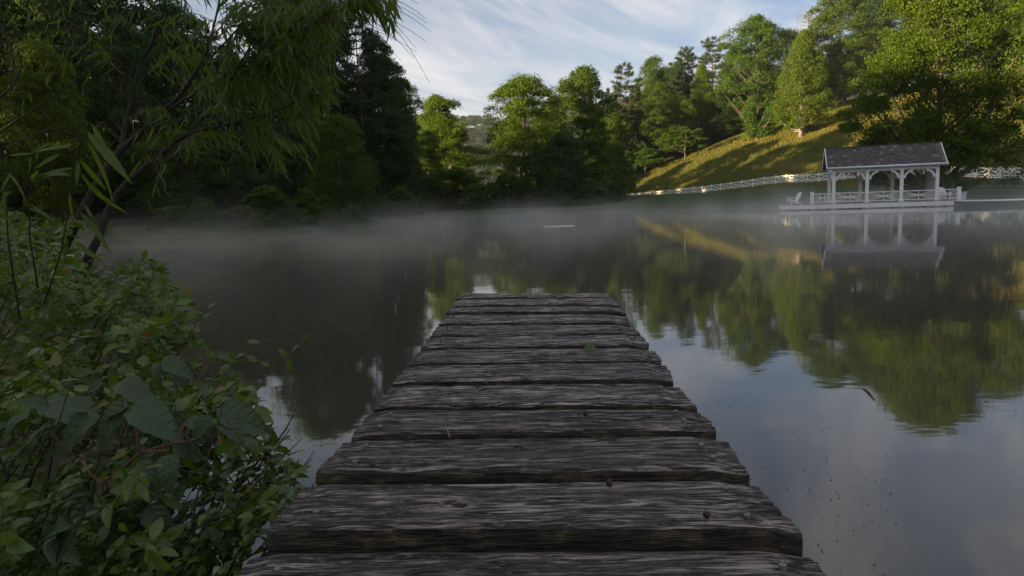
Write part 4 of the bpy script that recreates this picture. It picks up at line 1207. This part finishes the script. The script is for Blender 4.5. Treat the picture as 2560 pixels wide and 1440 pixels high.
for i in range(npan + 1):
    o = link('post', postm, FN); o.location = np.array([fx_[i], fy_[i], fz_[i]]) - org
    c_ = link('post_cap', capm, o); c_.location = (0, 0, FH + 0.001)
    if i == npan: break
    a = np.array([fx_[i], fy_[i], fz_[i]]) - org; b = np.array([fx_[i + 1], fy_[i + 1], fz_[i + 1]]) - org
    def at_h(p_, h): return p_ + np.array([0, 0, h])
    for nm, h in (('top_rail', 1.38), ('lower_rail', 0.55), ('bottom_rail', 0.30)):
        part(nm, lambda q: q.bar(at_h(a, h), at_h(b, h), 0.045, 0.175), 'white_fence', FN)
    for h0, h1, w_ in ((0.62, 1.30, 0.03), (1.30, 0.62, 0.042)):
        part('cross_brace', lambda q: q.bar(at_h(a, h0), at_h(b, h1), w_, 0.125), 'white_fence', FN)

# pale track across the lawn in front of the fence
tp_ = np.array([[at_y(x, 480, d)[0], d] for x, d in ((1700, 125), (1850, 116), (1960, 106), (2100, 96), (2250, 88), (2400, 79), (2560, 70), (2700, 62))])
xx = np.linspace(0, len(tp_) - 1, 60); px_ = np.interp(xx, range(len(tp_)), tp_[:, 0]); py_ = np.interp(xx, range(len(tp_)), tp_[:, 1])
tg = np.gradient(np.column_stack([px_, py_]), axis=0); tg /= np.linalg.norm(tg, axis=1)[:, None]
Lp = np.column_stack([px_ - tg[:, 1] * 0.45, py_ + tg[:, 0] * 0.45]); Rp = np.column_stack([px_ + tg[:, 1] * 0.45, py_ - tg[:, 0] * 0.45])
zl = np.maximum(terrain(Lp[:, 0], Lp[:, 1]), terrain(Rp[:, 0], Rp[:, 1])) + 0.06
Vt = np.concatenate([np.column_stack([Lp, zl]), np.column_stack([Rp, zl])]); n_ = len(xx)
plain('track_gravel', (0.24, 0.21, 0.17), 0.9, 0.3, 1.5)
tag(link('footpath', new_mesh('footpath', Vt, [[i, i + 1, n_ + i + 1, n_ + i] for i in range(n_ - 1)], MATS['track_gravel'])), kind='structure')

# ------------------------------------------------------------------ things floating on the pond
fl = on_z(1398, 566, 0)
m_ = MB(); 
ol = [(-0.92, 0.0), (-0.7, -0.16), (0.0, -0.22), (0.6, -0.18), (0.9, -0.02), (0.7, 0.15), (0.0, 0.22), (-0.6, 0.14)]  # outline of a thin flat white patch on the water
m_.add([(x, y, -0.02) for x, y in ol] + [(x, y, 0.035) for x, y in ol], [list(range(8))[::-1], list(range(8, 16))] + [[i, (i + 1) % 8, 8 + (i + 1) % 8, 8 + i] for i in range(8)])
o = m_.build('white_patch', MATS['pale_white']); o.location = fl; o.rotation_euler = (0, 0, R(2))
tag(o, 'thin white patch lying flat on the misty middle of the pond', 'float')
a = on_z(2160, 970, 0.006); b = on_z(2187, 998, 0.006)
m_ = MB(); m_.tube([a, a * .5 + b * .5 + np.array([0.01, 0, 0.004]), b], [0.008, 0.010, 0.006], 6)
tag(m_.build('floating_stick', MATS['pile_wood'], None, True), 'short grey stick floating on the sky reflection right of the dock', 'stick')
r = np.random.default_rng(31)
n = 5200
Yw = 2.2 + 38 * r.random(n) ** 2.2; Xw = r.uniform(-0.72, 0.78, n) * Yw
keep = (pond_dist(Xw, Yw) < -0.3) & (fbm(Xw * 0.7, Yw * 0.5, 40, 3) > 0.40)
Xw, Yw = Xw[keep], Yw[keep]
fl6 = np.array([(math.cos(k), 0.6 * math.sin(k), 0) for k in np.linspace(0, 2 * math.pi, 7)[:-1]])
az = r.random(len(Xw)) * 6.28
V, Fa = scatter(fl6, np.array([[0, 1, 2, 3, 4, 5]]), np.column_stack([Xw, Yw, np.full(len(Xw), 0.004)]),
                frames(np.column_stack([np.cos(az), np.sin(az), 0 * az]), np.tile([[0, 0, 1.0]], (len(Xw), 1))), r.uniform(0.0025, 0.008, len(Xw)) * (1 + 0.05 * Yw))
tag(link('pond_specks', new_mesh('pond_specks', V, Fa, MATS['debris'])), 'tiny specks of pollen and leaf litter floating on the pond', 'specks', kind='stuff')

# ------------------------------------------------------------------ foreground plants on the near bank
def in_poly(px, py, poly):
    px = np.asarray(px); py = np.asarray(py); ins = np.zeros(px.shape, bool)
    n = len(poly)
    for i in range(n):
        x0, y0 = poly[i]; x1, y1 = poly[(i + 1) % n]
        if y0 == y1: continue
        c = ((y0 <= py) & (y1 > py)) | ((y1 <= py) & (y0 > py))
        ins ^= c & (px < x0 + (py - y0) / (y1 - y0) * (x1 - x0))
    return ins
def pxd(px, py, dist):
    """point on a pixel's ray at a given depth along the view"""
    return at_y(px, py, dist)
def leaf_things(parent, variants, matn, pos, fr, scale, order, nmax=300, name='leaf', rest='foliage'):
    """the nmax first leaves of `order` one object each, the others joined"""
    meshes = [new_mesh(name, v, f, MATS[matn], True) for v, f in variants]
    single = order[:nmax]
    pinv = np.array(parent.location)
    var = rng.integers(0, len(variants), len(pos))
    for i in single:
        o = link(name, meshes[var[i]], parent)
        M = Matrix([list(fr[i][:, k]) if False else [fr[i][0][k] * scale[i], fr[i][1][k] * scale[i], fr[i][2][k] * scale[i], pos[i][k] - pinv[k]] for k in range(3)] + [[0, 0, 0, 1]])
        o.matrix_local = M
    rest_i = order[nmax:]
    if len(rest_i):
        Vs = []; Fs = []; n0 = 0
        for k, (v, f) in enumerate(variants):
            q = rest_i[var[rest_i] == k]
            if not len(q): continue
            V, Fa = scatter(v, f, pos[q] - pinv, fr[q], scale[q])
            Vs.append(V); Fs.append(Fa + n0); n0 += len(V)
        o = link(rest, new_mesh(rest, np.concatenate(Vs), np.concatenate(Fs), MATS[matn], True), parent)
        tag(o, kind='stuff')

# --- honeysuckle-like shrub mound left of the dock
SH = [(-120, 470), (0, 520), (90, 560), (150, 530), (235, 560), (270, 640), (330, 660), (385, 640), (420, 700), (470, 760), (470, 820), (540, 870), (560, 930), (610, 960), (640, 1040),
      (690, 1090), (740, 1180), (735, 1225), (680, 1290), (660, 1350), (610, 1440), (560, 1560), (-120, 1560)]
YD = [430, 560, 650, 800, 1000, 1200, 1440, 1600]; DD = [4.6, 4.0, 3.5, 2.65, 2.05, 1.68, 1.42, 1.30]
r = np.random.default_rng(99)
sx = r.uniform(-120, 760, 26000); sy = r.uniform(470, 1560, 26000)
k = in_poly(sx, sy, SH); sx, sy = sx[k], sy[k]
lum_ = fbm(sx / 120.0, sy / 85.0, 62, 3)
dens = 0.10 + 0.90 * sstep(0.36, 0.56, lum_)
k = r.random(len(sx)) < dens * np.interp(sy, [500, 900, 1150, 1560], [1.0, 0.9, 0.55, 0.22]); sx, sy = sx[k][:9500], sy[k][:9500]
dep = np.interp(sy, YD, DD); lumpd = -0.75 * dep * (lum_[k][:9500] - 0.55)
back = r.random(len(sx)) ** 1.4 * 0.30 * dep
edge_in = np.clip((700 - sx) / 500, 0, 1)
P = np.array([at_y(a, b, c) for a, b, c in zip(sx, sy, dep + lumpd + back)])
shrub = empty('honeysuckle_shrub', (-2.1, 2.3, gz(-2.1, 2.3)))
tag(shrub, 'dense dark green shrub with small oval leaves filling the lower left corner', 'shrub')
ov_ = lambda u: np.sin(np.clip(u, 0, 1) ** 0.85 * math.pi) ** 0.75
variants = [leaf_proto(0.46, dr_, fo, 4, ov_, tw) for dr_, fo, tw in ((0.2, 0.25, 0.2), (0.45, 0.35, -0.3), (0.05, 0.2, 0.0), (0.6, 0.15, 0.3))]
D = r.normal(0, 1, (len(P), 3)); D[:, 2] = D[:, 2] * 0.5 - 0.1; D[:, 0] += 0.35
Nn = r.normal(0, 0.70, (len(P), 3)) + np.array([0.1, -0.30, 0.8])
fr = frames(D, Nn)
scl = 0.020 + 0.050 * r.random(len(P)) ** 1.8 * np.interp(dep, [1.4, 4], [1.0, 1.35])
big_ = scl / dep - back * 0.03
# stems: arching canes with paired leaves, some reaching out past the mound
stem = MB(); SP = []; SD = []
tips = [(745, 1185), (700, 1105), (640, 1010), (655, 1290), (720, 1240), (580, 905), (520, 770), (415, 660), (480, 735), (690, 1150), (620, 1370), (560, 1420), (500, 1440), (380, 645), (330, 655)]
tips += [(float(a), float(b)) for a, b in zip(r.uniform(0, 620, 110), r.uniform(600, 1430, 110)) if in_poly(np.array([a]), np.array([b]), SH)[0]]
for q, (a, b) in enumerate(tips):
    dpt = float(np.interp(b, YD, DD)) * r.uniform(0.94, 1.05)
    tip = at_y(a, b, dpt)
    root = at_y(a - r.uniform(90, 260), b + r.uniform(60, 260), dpt * r.uniform(1.0, 1.12)); root[2] = max(root[2] - 0.25, 0.15)
    mid_ = (root + tip) / 2 + np.array([0, 0, r.uniform(0.04, 0.14)])
    u = np.linspace(0, 1, 9)[:, None]
    path = (1 - u) ** 2 * root + 2 * u * (1 - u) * mid_ + u ** 2 * tip
    stem.tube(path, np.linspace(0.0042, 0.0012, 9), 5, False)
    tg_ = np.gradient(path, axis=0)
    nl = int(r.integers(7, 12))
    for f in np.linspace(0.45, 1.0, nl):
        c = np.array([np.interp(f, u[:, 0], path[:, j]) for j in range(3)]); tt = np.array([np.interp(f, u[:, 0], tg_[:, j]) for j in range(3)]); tt /= np.linalg.norm(tt)
        sd = np.cross(tt, (0, 0, 1)); sd /= np.linalg.norm(sd) + 1e-9
        for sg in (-1, 1):
            SP.append(c); SD.append(tt * r.uniform(0.2, 0.7) + sd * sg + np.array([0, 0, r.uniform(-0.1, 0.5)]))
# thin dry twigs in the dark hollow at the bottom
for q in range(60):
    a, b = r.uniform(0, 640), r.uniform(1180, 1480)
    p0 = at_y(a, b, r.uniform(1.55, 2.0)); p1 = p0 + np.array([r.normal(0, 0.16), r.normal(0, 0.10), r.uniform(0.05, 0.3)])
    stem.tube([p0, (p0 + p1) / 2 + r.normal(0, 0.02, 3), p1], [0.003, 0.0025, 0.0012], 4, False)
o = tag(stem.build('stems', MATS['twig'], shrub, True), kind='stuff')
o.data.transform(Matrix.Translation(-Vector(shrub.location)))
SP = np.array(SP); SD = np.array(SD)
frS = frames(SD, r.normal(0, 0.3, (len(SP), 3)) + np.array([0, -0.2, 1.0]))
scS = r.uniform(0.026, 0.048, len(SP)) * np.interp(SP[:, 1], [1.4, 4], [1.0, 1.3])
Pall = np.concatenate([P, SP]); Fall = np.concatenate([fr, frS]); Sall = np.concatenate([scl, scS])
score = np.concatenate([big_, scS / SP[:, 1] + 0.004])
leaf_things(shrub, variants, 'shrub_leaf', Pall, Fall, Sall, np.argsort(-score))

# --- curling runner reaching over the water
run = empty('honeysuckle_runner', at_y(450, 935, 2.3)); tag(run, 'thin leafy runner curling out of the shrub over the water', 'vine')
ctrl = [(450, 940), (510, 912), (580, 903), (650, 904), (700, 900), (735, 880), (757, 855), (748, 832), (728, 824), (712, 830)]
path = np.array([at_y(a, b, 2.3) for a, b in ctrl]); u = np.linspace(0, len(ctrl) - 1, 40)
path = np.column_stack([np.interp(u, range(len(ctrl)), path[:, j]) for j in range(3)])
for _ in range(3): path[1:-1] = (path[:-2] + 2 * path[1:-1] + path[2:]) / 4
m_ = MB(); m_.tube(path - np.array(run.location), np.linspace(0.0026, 0.0009, 40), 6)
p2 = np.array([at_y(a, b, 2.31) for a, b in ((590, 902), (620, 880), (648, 858), (662, 850), (655, 845))])
m_.tube(p2 - np.array(run.location), [0.0014, 0.0013, 0.0011, 0.0009, 0.0006], 5)
m_.build('stem', MATS['red_stem'], run, True)
RP = []; RD = []
for (a, b, dx, dz) in ((575, 900, -0.7, 0.4), (580, 902, 0.1, 0.9), (600, 903, -0.9, 0.25), (645, 903, -0.6, 0.45), (650, 905, 0.6, -0.1), (718, 895, -0.2, 0.5), (720, 897, 0.1, -0.9), (755, 858, 0.4, 0.7), (752, 862, -0.6, -0.2),
                       (615, 885, -0.8, 0.1), (650, 856, -0.9, 0.2), (655, 852, 0.8, 0.1), (530, 908, 0.3, 0.9), (520, 910, -0.4, -0.7), (480, 925, 0.5, 0.7)):
    RP.append(at_y(a, b, 2.3)); RD.append((dx, -0.3, dz))
RP = np.array(RP); RD = np.array(RD, float)
leaf_things(run, variants, 'shrub_leaf', RP, frames(RD, r.normal(0, 0.3, (len(RP), 3)) + np.array([0, -0.6, 0.8])), np.full(len(RP), 0.045), np.arange(len(RP)))

# --- broad-leaved vine with reddish stem over the shrub
vine = empty('broadleaf_vine', at_y(250, 1210, 1.66)); tag(vine, 'broad blue-green drooping leaves on a reddish stem over the shrub', 'vine')
VB = np.array(vine.location)
m_ = MB()
for ctrl in ([(200, 1140, 1.75), (225, 1185, 1.68), (255, 1208, 1.64), (300, 1175, 1.60), (350, 1132, 1.58), (420, 1110, 1.57), (490, 1098, 1.58), (540, 1060, 1.62)],
             [(350, 1132, 1.58), (340, 1080, 1.6), (335, 1030, 1.62), (320, 1015, 1.62)], [(430, 1108, 1.57), (470, 1050, 1.6)], [(255, 1208, 1.64), (330, 1225, 1.62), (360, 1258, 1.6)],
             [(255, 1208, 1.64), (250, 1260, 1.6)], [(350, 1132, 1.58), (420, 1125, 1.56)]):
    p_ = np.array([at_y(*c) for c in ctrl]) - VB
    m_.tube(p_, np.linspace(0.0048, 0.0022, len(p_)), 6)
m_.build('stem', MATS['red_stem'], vine, True)
# (x, y of the leaf base, direction in the picture in degrees, length in px, depth)
BLF = [(335, 1015, 205, 170, 1.60), (330, 1012, 330, 150, 1.60), (320, 1018, 180, 110, 1.58), (540, 1030, 345, 175, 1.62), (530, 1040, 235, 150, 1.60), (470, 1050, 200, 130, 1.62), (470, 1048, 340, 60, 1.62),
       (340, 1100, 250, 70, 1.6), (300, 1080, 195, 120, 1.62), (250, 1040, 200, 190, 1.66), (230, 1020, 165, 120, 1.68), (350, 1150, 300, 130, 1.58), (330, 1150, 235, 130, 1.60), (420, 1135, 270, 120, 1.56), (430, 1120, 355, 110, 1.57),
       (250, 1270, 285, 150, 1.6), (245, 1262, 215, 130, 1.62), (265, 1250, 60, 90, 1.62), (240, 1250, 160, 80, 1.62), (370, 1262, 300, 130, 1.6), (350, 1258, 220, 130, 1.6), (365, 1240, 20, 100, 1.6), (120, 1010, 175, 90, 1.8), (110, 1010, 350, 90, 1.8),
       (180, 950, 250, 80, 2.0), (260, 960, 200, 90, 1.95), (300, 955, 340, 90, 1.95), (400, 905, 350, 100, 2.1), (395, 905, 260, 60, 2.1), (140, 1340, 250, 70, 1.45), (140, 1340, 200, 80, 1.45), (140, 1340, 310, 75, 1.45), (140, 1340, 350, 70, 1.45), (140, 1335, 60, 60, 1.45), (140, 1335, 120, 60, 1.45),
       (170, 830, 200, 70, 2.6), (180, 830, 330, 70, 2.6), (60, 1040, 200, 90, 1.75), (560, 1040, 300, 80, 1.62)]
BP, BD, BN, BS = [], [], [], []
for x, y, a, l, d in BLF:
    p0 = at_y(x, y, d); p1 = at_y(x + l * math.cos(R(a)), y - l * math.sin(R(a)), d + r.uniform(-0.10, 0.06))
    dv = p1 - p0
    if abs(dv[2]) < 0.03: dv[2] -= 0.01
    BP.append(p0); BD.append(dv); BS.append(np.linalg.norm(dv) * 0.85); BN.append(np.array([0.05, -0.75, 0.85]) + r.normal(0, 0.18, 3))
bl = lambda u: np.sin(np.clip(u, 0, 1) ** 0.62 * math.pi) ** 0.8
bv = [leaf_proto(0.52, dr_, fo, 10, bl, tw, 0.05) for dr_, fo, tw in ((0.45, 0.40, 0.3), (0.60, 0.35, -0.4), (0.30, 0.50, 0.5))]
leaf_things(vine, bv, 'broad_leaf', np.array(BP), frames(np.array(BD), np.array(BN)), np.array(BS), np.arange(len(BP)), name='broad_leaf')

# --- willow leaning over the water
WD = 4.3
wl_ = empty('willow_tree', at_y(200, 720, WD)); tag(wl_, 'slender willow leaning right with drooping narrow leaves, upper left', 'tree')
WB = np.array(wl_.location)
LIMB = {'trunk': [(170, 800, 4.35, .050), (205, 700, 4.33, .042), (222, 640, 4.3, .036), (249, 591, 4.3, .031), (262, 545, 4.3, .030), (284, 498, 4.28, .028), (320, 453, 4.25, .024), (400, 387, 4.15, .019), (471, 329, 4.05, .015), (600, 306, 3.9, .011), (711, 271, 3.75, .007), (796, 226, 3.65, .003)],
        'l1': [(120, 760, 4.5, .06), (118, 690, 4.5, .055), (165, 610, 4.45, .045), (235, 470, 4.4, .034), (302, 373, 4.35, .028), (355, 329, 4.3, .024), (400, 284, 4.25, .022), (444, 249, 4.2, .018), (498, 169, 4.1, .013), (524, 111, 4.05, .010), (545, 20, 4.0, .007), (560, -60, 4.0, .005)],
        'l2': [(302, 373, 4.35, .020), (311, 311, 4.35, .017), (338, 222, 4.35, .015), (351, 151, 4.35, .014), (391, 89, 4.3, .012), (415, 0, 4.25, .010), (430, -80, 4.2, .008)],
        'l3': [(413, 280, 4.25, .014), (511, 213, 4.0, .010), (600, 169, 3.85, .008), (690, 110, 3.7, .005), (760, 40, 3.6, .003)],
        'l4': [(444, 300, 4.1, .011), (540, 262, 3.9, .009), (590, 180, 3.8, .007), (640, 90, 3.7, .005), (680, -20, 3.6, .003)],
        'l5': [(355, 329, 4.3, .010), (330, 200, 4.1, .008), (270, 120, 3.95, .006), (180, 60, 3.8, .004)],
        'l6': [(498, 169, 4.1, .009), (560, 110, 3.9, .007), (640, 20, 3.75, .005), (720, -50, 3.6, .003)],
        'l7': [(380, 70, 4.3, .008), (350, 0, 4.2, .006), (300, -60, 4.1, .004)],
        'l8': [(690, 110, 3.7, .005), (780, 60, 3.55, .004), (850, 10, 3.45, .003), (905, -15, 3.4, .002)],
        'l9': [(284, 420, 4.2, .010), (200, 340, 4.0, .007), (120, 320, 3.85, .005), (0, 380, 3.7, .004)]}
limbP = {}
tr_ = MB()
for nm, c in LIMB.items():
    p_ = np.array([at_y(a, b, d) for a, b, d, _ in c]); rd = np.array([q[3] for q in c])
    u = np.linspace(0, len(c) - 1, 6 * len(c))
    pp = np.column_stack([np.interp(u, range(len(c)), p_[:, j]) for j in range(3)])
    for _ in range(4): pp[1:-1] = (pp[:-2] + 2 * pp[1:-1] + pp[2:]) / 4
    pp += 0.006 * np.column_stack([fbm(u * 1.5, u * 0 + j, 70 + len(nm) + j, 2) - 0.5 for j in range(3)])
    limbP[nm] = (pp, np.interp(u, range(len(c)), rd))
    m_ = MB(); m_.tube(pp - WB, limbP[nm][1] * 0.78, 8)
    m_.build('trunk' if nm == 'trunk' else 'limb', MATS['bark_willow'], wl_, True)
tw = MB(); WPs = []; WDs = []
HANG = [(330, -40), (330, 130), (350, 300), (420, 345), (560, 420), (690, 440), (750, 410), (790, 330), (835, 220), (830, 120), (850, 30), (930, 40), (985, 80), (985, -60), (330, -60)]
def willow_twig(p0, dirv_, Lt, nl, lean):
    u = np.linspace(0, 1, 8)[:, None]
    path = p0 + dirv_ * Lt * u + np.array([0, 0, -1.0]) * Lt * lean * u ** 2
    tw.tube(path - WB, np.linspace(0.0024, 0.0008, 8), 4, False)
    tg_ = np.gradient(path, axis=0)
    for k, f in enumerate(np.linspace(0.12, 1.0, nl)):
        c = np.array([np.interp(f, u[:, 0], path[:, j]) for j in range(3)]); tt = np.array([np.interp(f, u[:, 0], tg_[:, j]) for j in range(3)]); tt /= np.linalg.norm(tt)
        sd = np.cross(tt, (0, 0, 1)); sd /= np.linalg.norm(sd) + 1e-9
        WPs.append(c); WDs.append(tt * 0.55 + sd * (0.7 if k % 2 else -0.7) * r.uniform(0.4, 1) + np.array([0, 0, -r.uniform(0.35, 1.3)]))
outer = ['trunk', 'l1', 'l2', 'l3', 'l4', 'l5', 'l6', 'l7', 'l8']
wts = {'trunk': 50, 'l1': 18, 'l2': 12, 'l3': 44, 'l4': 40, 'l5': 12, 'l6': 34, 'l7': 12, 'l8': 34}
for nm in outer:
    pp, rd = limbP[nm]
    lo = {'trunk': 0.62, 'l1': 0.55, 'l2': 0.45}.get(nm, 0.25)
    for q in range(wts[nm]):
        i = int(r.uniform(lo, 1.0) * (len(pp) - 1))
        dv = np.array([r.uniform(-0.15, 1.0), r.uniform(-0.7, 0.4), r.uniform(-0.2, 0.55)])
        if nm in ('l5', 'l7'): dv[0] = r.uniform(-1, 0.4)
        dv /= np.linalg.norm(dv)
        willow_twig(pp[i], dv, r.uniform(0.22, 0.60), int(r.integers(11, 20)), r.uniform(0.25, 0.8))
for a, b, d in ((905, -30, 3.3), (930, -40, 3.3), (880, -30, 3.3)):
    willow_twig(at_y(a, b, d), np.array([0.55, -0.05, -0.25]), 0.24, 12, 0.35)
for a, b in ((660, 330), (680, 335)): willow_twig(at_y(a, b, 3.0), np.array([0.9, -0.1, -0.2]), 0.22, 9, 0.3)
o = tag(tw.build('twigs', MATS['twig'], wl_, True), kind='stuff')
WPs = np.array(WPs); WDs = np.array(WDs)
lance = lambda u: np.sin(np.clip(u, 0, 1) ** 0.75 * math.pi) ** 0.9
wv_ = [leaf_proto(0.105, dr_, 0.3, 5, lance, tw_) for dr_, tw_ in ((0.15, 0.4), (0.35, -0.6), (0.05, 1.0), (0.5, 0.2))]
wsz = r.uniform(0.065, 0.125, len(WPs))
hx_, hy_ = project(WPs)
sky_side = in_poly(hx_, hy_, HANG)
ok_ = sky_side | ((hx_ < 420) & (r.random(len(WPs)) < 0.35))
WPs, WDs, wsz = WPs[ok_], WDs[ok_], wsz[ok_]
hx_, hy_ = hx_[ok_], hy_[ok_]
order = np.argsort(-(wsz / WPs[:, 1] + 0.004 * in_poly(hx_, hy_, HANG)))
leaf_things(wl_, wv_, 'willow_leaf', WPs, frames(WDs, r.normal(0, 1, (len(WPs), 3))), wsz, order)

# --- near willow shoots with long leaves at the left edge
sho = empty('willow_shoot', at_y(120, 700, 1.6)); tag(sho, 'young willow shoot with long bright leaves at the left edge', 'plant')
SB = np.array(sho.location)
m_ = MB()
for c in ([(110, 760, 1.7), (150, 640, 1.62), (172, 520, 1.55), (182, 430, 1.5), (195, 360, 1.48)], [(50, 800, 1.7), (20, 600, 1.6), (12, 450, 1.5), (15, 380, 1.48)], [(95, 720, 1.7), (75, 600, 1.6), (72, 500, 1.55), (78, 440, 1.5)]):
    p_ = np.array([at_y(*q) for q in c]); m_.tube(p_ - SB, np.linspace(0.0022, 0.0010, len(p_)), 6)
m_.build('stem', MATS['twig'], sho, True)
LL = [(205, 355, -60, 0), (230, 310, 298, 130), (218, 330, 312, 165), (215, 350, 300, 190), (200, 430, 305, 150), (178, 365, 183, 100), (150, 385, 205, 75), (185, 420, 187, 95), (180, 440, 165, 90), (175, 480, 270, 90), (195, 400, 268, 55), (200, 400, 310, 110),
      (125, 360, 200, 60), (20, 390, 10, 70), (15, 430, 320, 85), (30, 430, 235, 60), (12, 470, 265, 90), (0, 545, 0, 55), (60, 530, 262, 60), (75, 510, 325, 95), (70, 520, 345, 70), (45, 470, 310, 50), (30, 480, 200, 60), (78, 450, 60, 35), (200, 530, 312, 125), (185, 605, 325, 80), (210, 510, 300, 50), (30, 480, 220, 80)]
LP_, LD_, LS_ = [], [], []
for x, y, a, l in LL:
    if l < 20: continue
    d = 1.5
    p0 = at_y(x, y, d); p1 = at_y(x + l * math.cos(R(a)), y - l * math.sin(R(a)), d + r.uniform(-0.05, 0.05)); dv = p1 - p0
    LP_.append(p0); LD_.append(dv); LS_.append(np.linalg.norm(dv))
nv_ = [leaf_proto(0.125, dr_, 0.22, 7, lance, tw_) for dr_, tw_ in ((0.15, 0.3), (0.30, -0.4), (0.05, 0.6))]
leaf_things(sho, nv_, 'willow_leaf', np.array(LP_), frames(np.array(LD_), r.normal(0, 0.35, (len(LP_), 3)) + np.array([0.2, -0.6, 0.7])), np.array(LS_), np.arange(len(LP_)))

# --- bare arching twigs, upper left
bt = empty('bare_twigs', at_y(0, 330, 3.2)); tag(bt, 'thin bare arching twigs in front of the dark wood at the left edge', 'twig')
m_ = MB()
for c in ([(-30, 350, 3.3), (60, 290, 3.25), (150, 230, 3.2), (190, 200, 3.2)], [(-20, 260, 3.2), (30, 220, 3.2), (55, 170, 3.2), (50, 120, 3.2), (15, 80, 3.2)], [(0, 60, 3.2), (40, 150, 3.2), (20, 230, 3.2), (60, 300, 3.2)]):
    p_ = np.array([at_y(*q) for q in c]) - np.array(bt.location)
    u = np.linspace(0, len(c) - 1, 16); p_ = np.column_stack([np.interp(u, range(len(c)), p_[:, j]) for j in range(3)])
    for _ in range(3): p_[1:-1] = (p_[:-2] + 2 * p_[1:-1] + p_[2:]) / 4
    m_.tube(p_, np.linspace(0.006, 0.0015, 16), 5, False)
m_.build('stem', MATS['bark_willow'], bt, True)

# ------------------------------------------------------------------ morning mist on the pond, haze in the valley
m, N, L, out = mat('mist')
tcn = N('ShaderNodeTexCoord')
sp = N('ShaderNodeSeparateXYZ'); L(tcn.outputs['Object'], sp.inputs[0])
nz1 = noise_n(N, L, mapping(N, L, tcn.outputs['Object'], (0.20, 0.20, 0.16)), 1.0, 4, 0.6, 0.8)
w1 = N('ShaderNodeMapRange', interpolation_type='SMOOTHSTEP'); L(nz1, w1.inputs['Value']); w1.inputs['From Min'].default_value = 0.40; w1.inputs['From Max'].default_value = 0.66
w1.inputs['To Min'].default_value = 0.12; w1.inputs['To Max'].default_value = 2.5
pn = noise_n(N, L, mapping(N, L, tcn.outputs['Object'], (0.16, 0.16, 0.03)), 1.0, 3, 0.55, 0.3)
ph = N('ShaderNodeMapRange', interpolation_type='SMOOTHSTEP'); L(pn, ph.inputs['Value']); ph.inputs['From Min'].default_value = 0.42; ph.inputs['From Max'].default_value = 0.72
ph.inputs['To Min'].default_value = 0.9; ph.inputs['To Max'].default_value = 3.3
zd = N('ShaderNodeMath', operation='DIVIDE'); L(sp.outputs[2], zd.inputs[0]); L(ph.outputs[0], zd.inputs[1])
hf = N('ShaderNodeMapRange', interpolation_type='SMOOTHSTEP'); L(zd.outputs[0], hf.inputs['Value']); hf.inputs['From Min'].default_value = 0.0; hf.inputs['From Max'].default_value = 1.0
hf.inputs['To Min'].default_value = 1.0; hf.inputs['To Max'].default_value = 0.0
df = N('ShaderNodeMapRange', interpolation_type='SMOOTHSTEP'); L(sp.outputs[1], df.inputs['Value']); df.inputs['From Min'].default_value = 3.0; df.inputs['From Max'].default_value = 26.0
m1 = N('ShaderNodeMath', operation='MULTIPLY'); L(w1.outputs[0], m1.inputs[0]); L(hf.outputs[0], m1.inputs[1])
dx = N('ShaderNodeMapRange', interpolation_type='SMOOTHSTEP'); L(sp.outputs[0], dx.inputs['Value']); dx.inputs['From Min'].default_value = -22.0; dx.inputs['From Max'].default_value = 8.0
dx.inputs['To Min'].default_value = 0.55; dx.inputs['To Max'].default_value = 1.0
de = N('ShaderNodeMapRange', interpolation_type='SMOOTHSTEP'); L(sp.outputs[1], de.inputs['Value']); de.inputs['From Min'].default_value = 52.0; de.inputs['From Max'].default_value = 82.0
de.inputs['To Min'].default_value = 1.0; de.inputs['To Max'].default_value = 0.25
dn = N('ShaderNodeMath', operation='MULTIPLY'); L(df.outputs[0], dn.inputs[0]); L(de.outputs[0], dn.inputs[1])
dm = N('ShaderNodeMath', operation='MULTIPLY'); L(dn.outputs[0], dm.inputs[0]); L(dx.outputs[0], dm.inputs[1])
m2 = N('ShaderNodeMath', operation='MULTIPLY'); L(m1.outputs[0], m2.inputs[0]); L(dm.outputs[0], m2.inputs[1])
m3 = N('ShaderNodeMath', operation='MULTIPLY'); L(m2.outputs[0], m3.inputs[0]); m3.inputs[1].default_value = 0.016
pv = N('ShaderNodeVolumePrincipled'); pv.inputs['Color'].default_value = (0.95, 0.95, 0.95, 1); pv.inputs['Anisotropy'].default_value = 0.2
L(m3.outputs[0], pv.inputs['Density']); L(pv.outputs[0], out.inputs['Volume'])
m_ = MB(); m_.box((0, 0, 0), (78, 78, 3.4)); 
mo = m_.mesh('mist', MATS['mist']); mo.transform(Matrix.Translation((5, 46, 1.71)))
tag(link('mist', mo), 'thin wisps of morning mist drifting over the far pond', 'mist', kind='stuff')
m, N, L, out = mat('haze')
pv = N('ShaderNodeVolumePrincipled'); pv.inputs['Color'].default_value = (0.86, 0.92, 1.0, 1); pv.inputs['Density'].default_value = 0.00010; pv.inputs['Anisotropy'].default_value = 0.1
L(pv.outputs[0], out.inputs['Volume'])
m_ = MB(); m_.box((0, 500, 75), (900, 1280, 160)); 
tag(m_.build('haze', MATS['haze']), 'pale morning haze filling the valley', 'haze', kind='stuff')
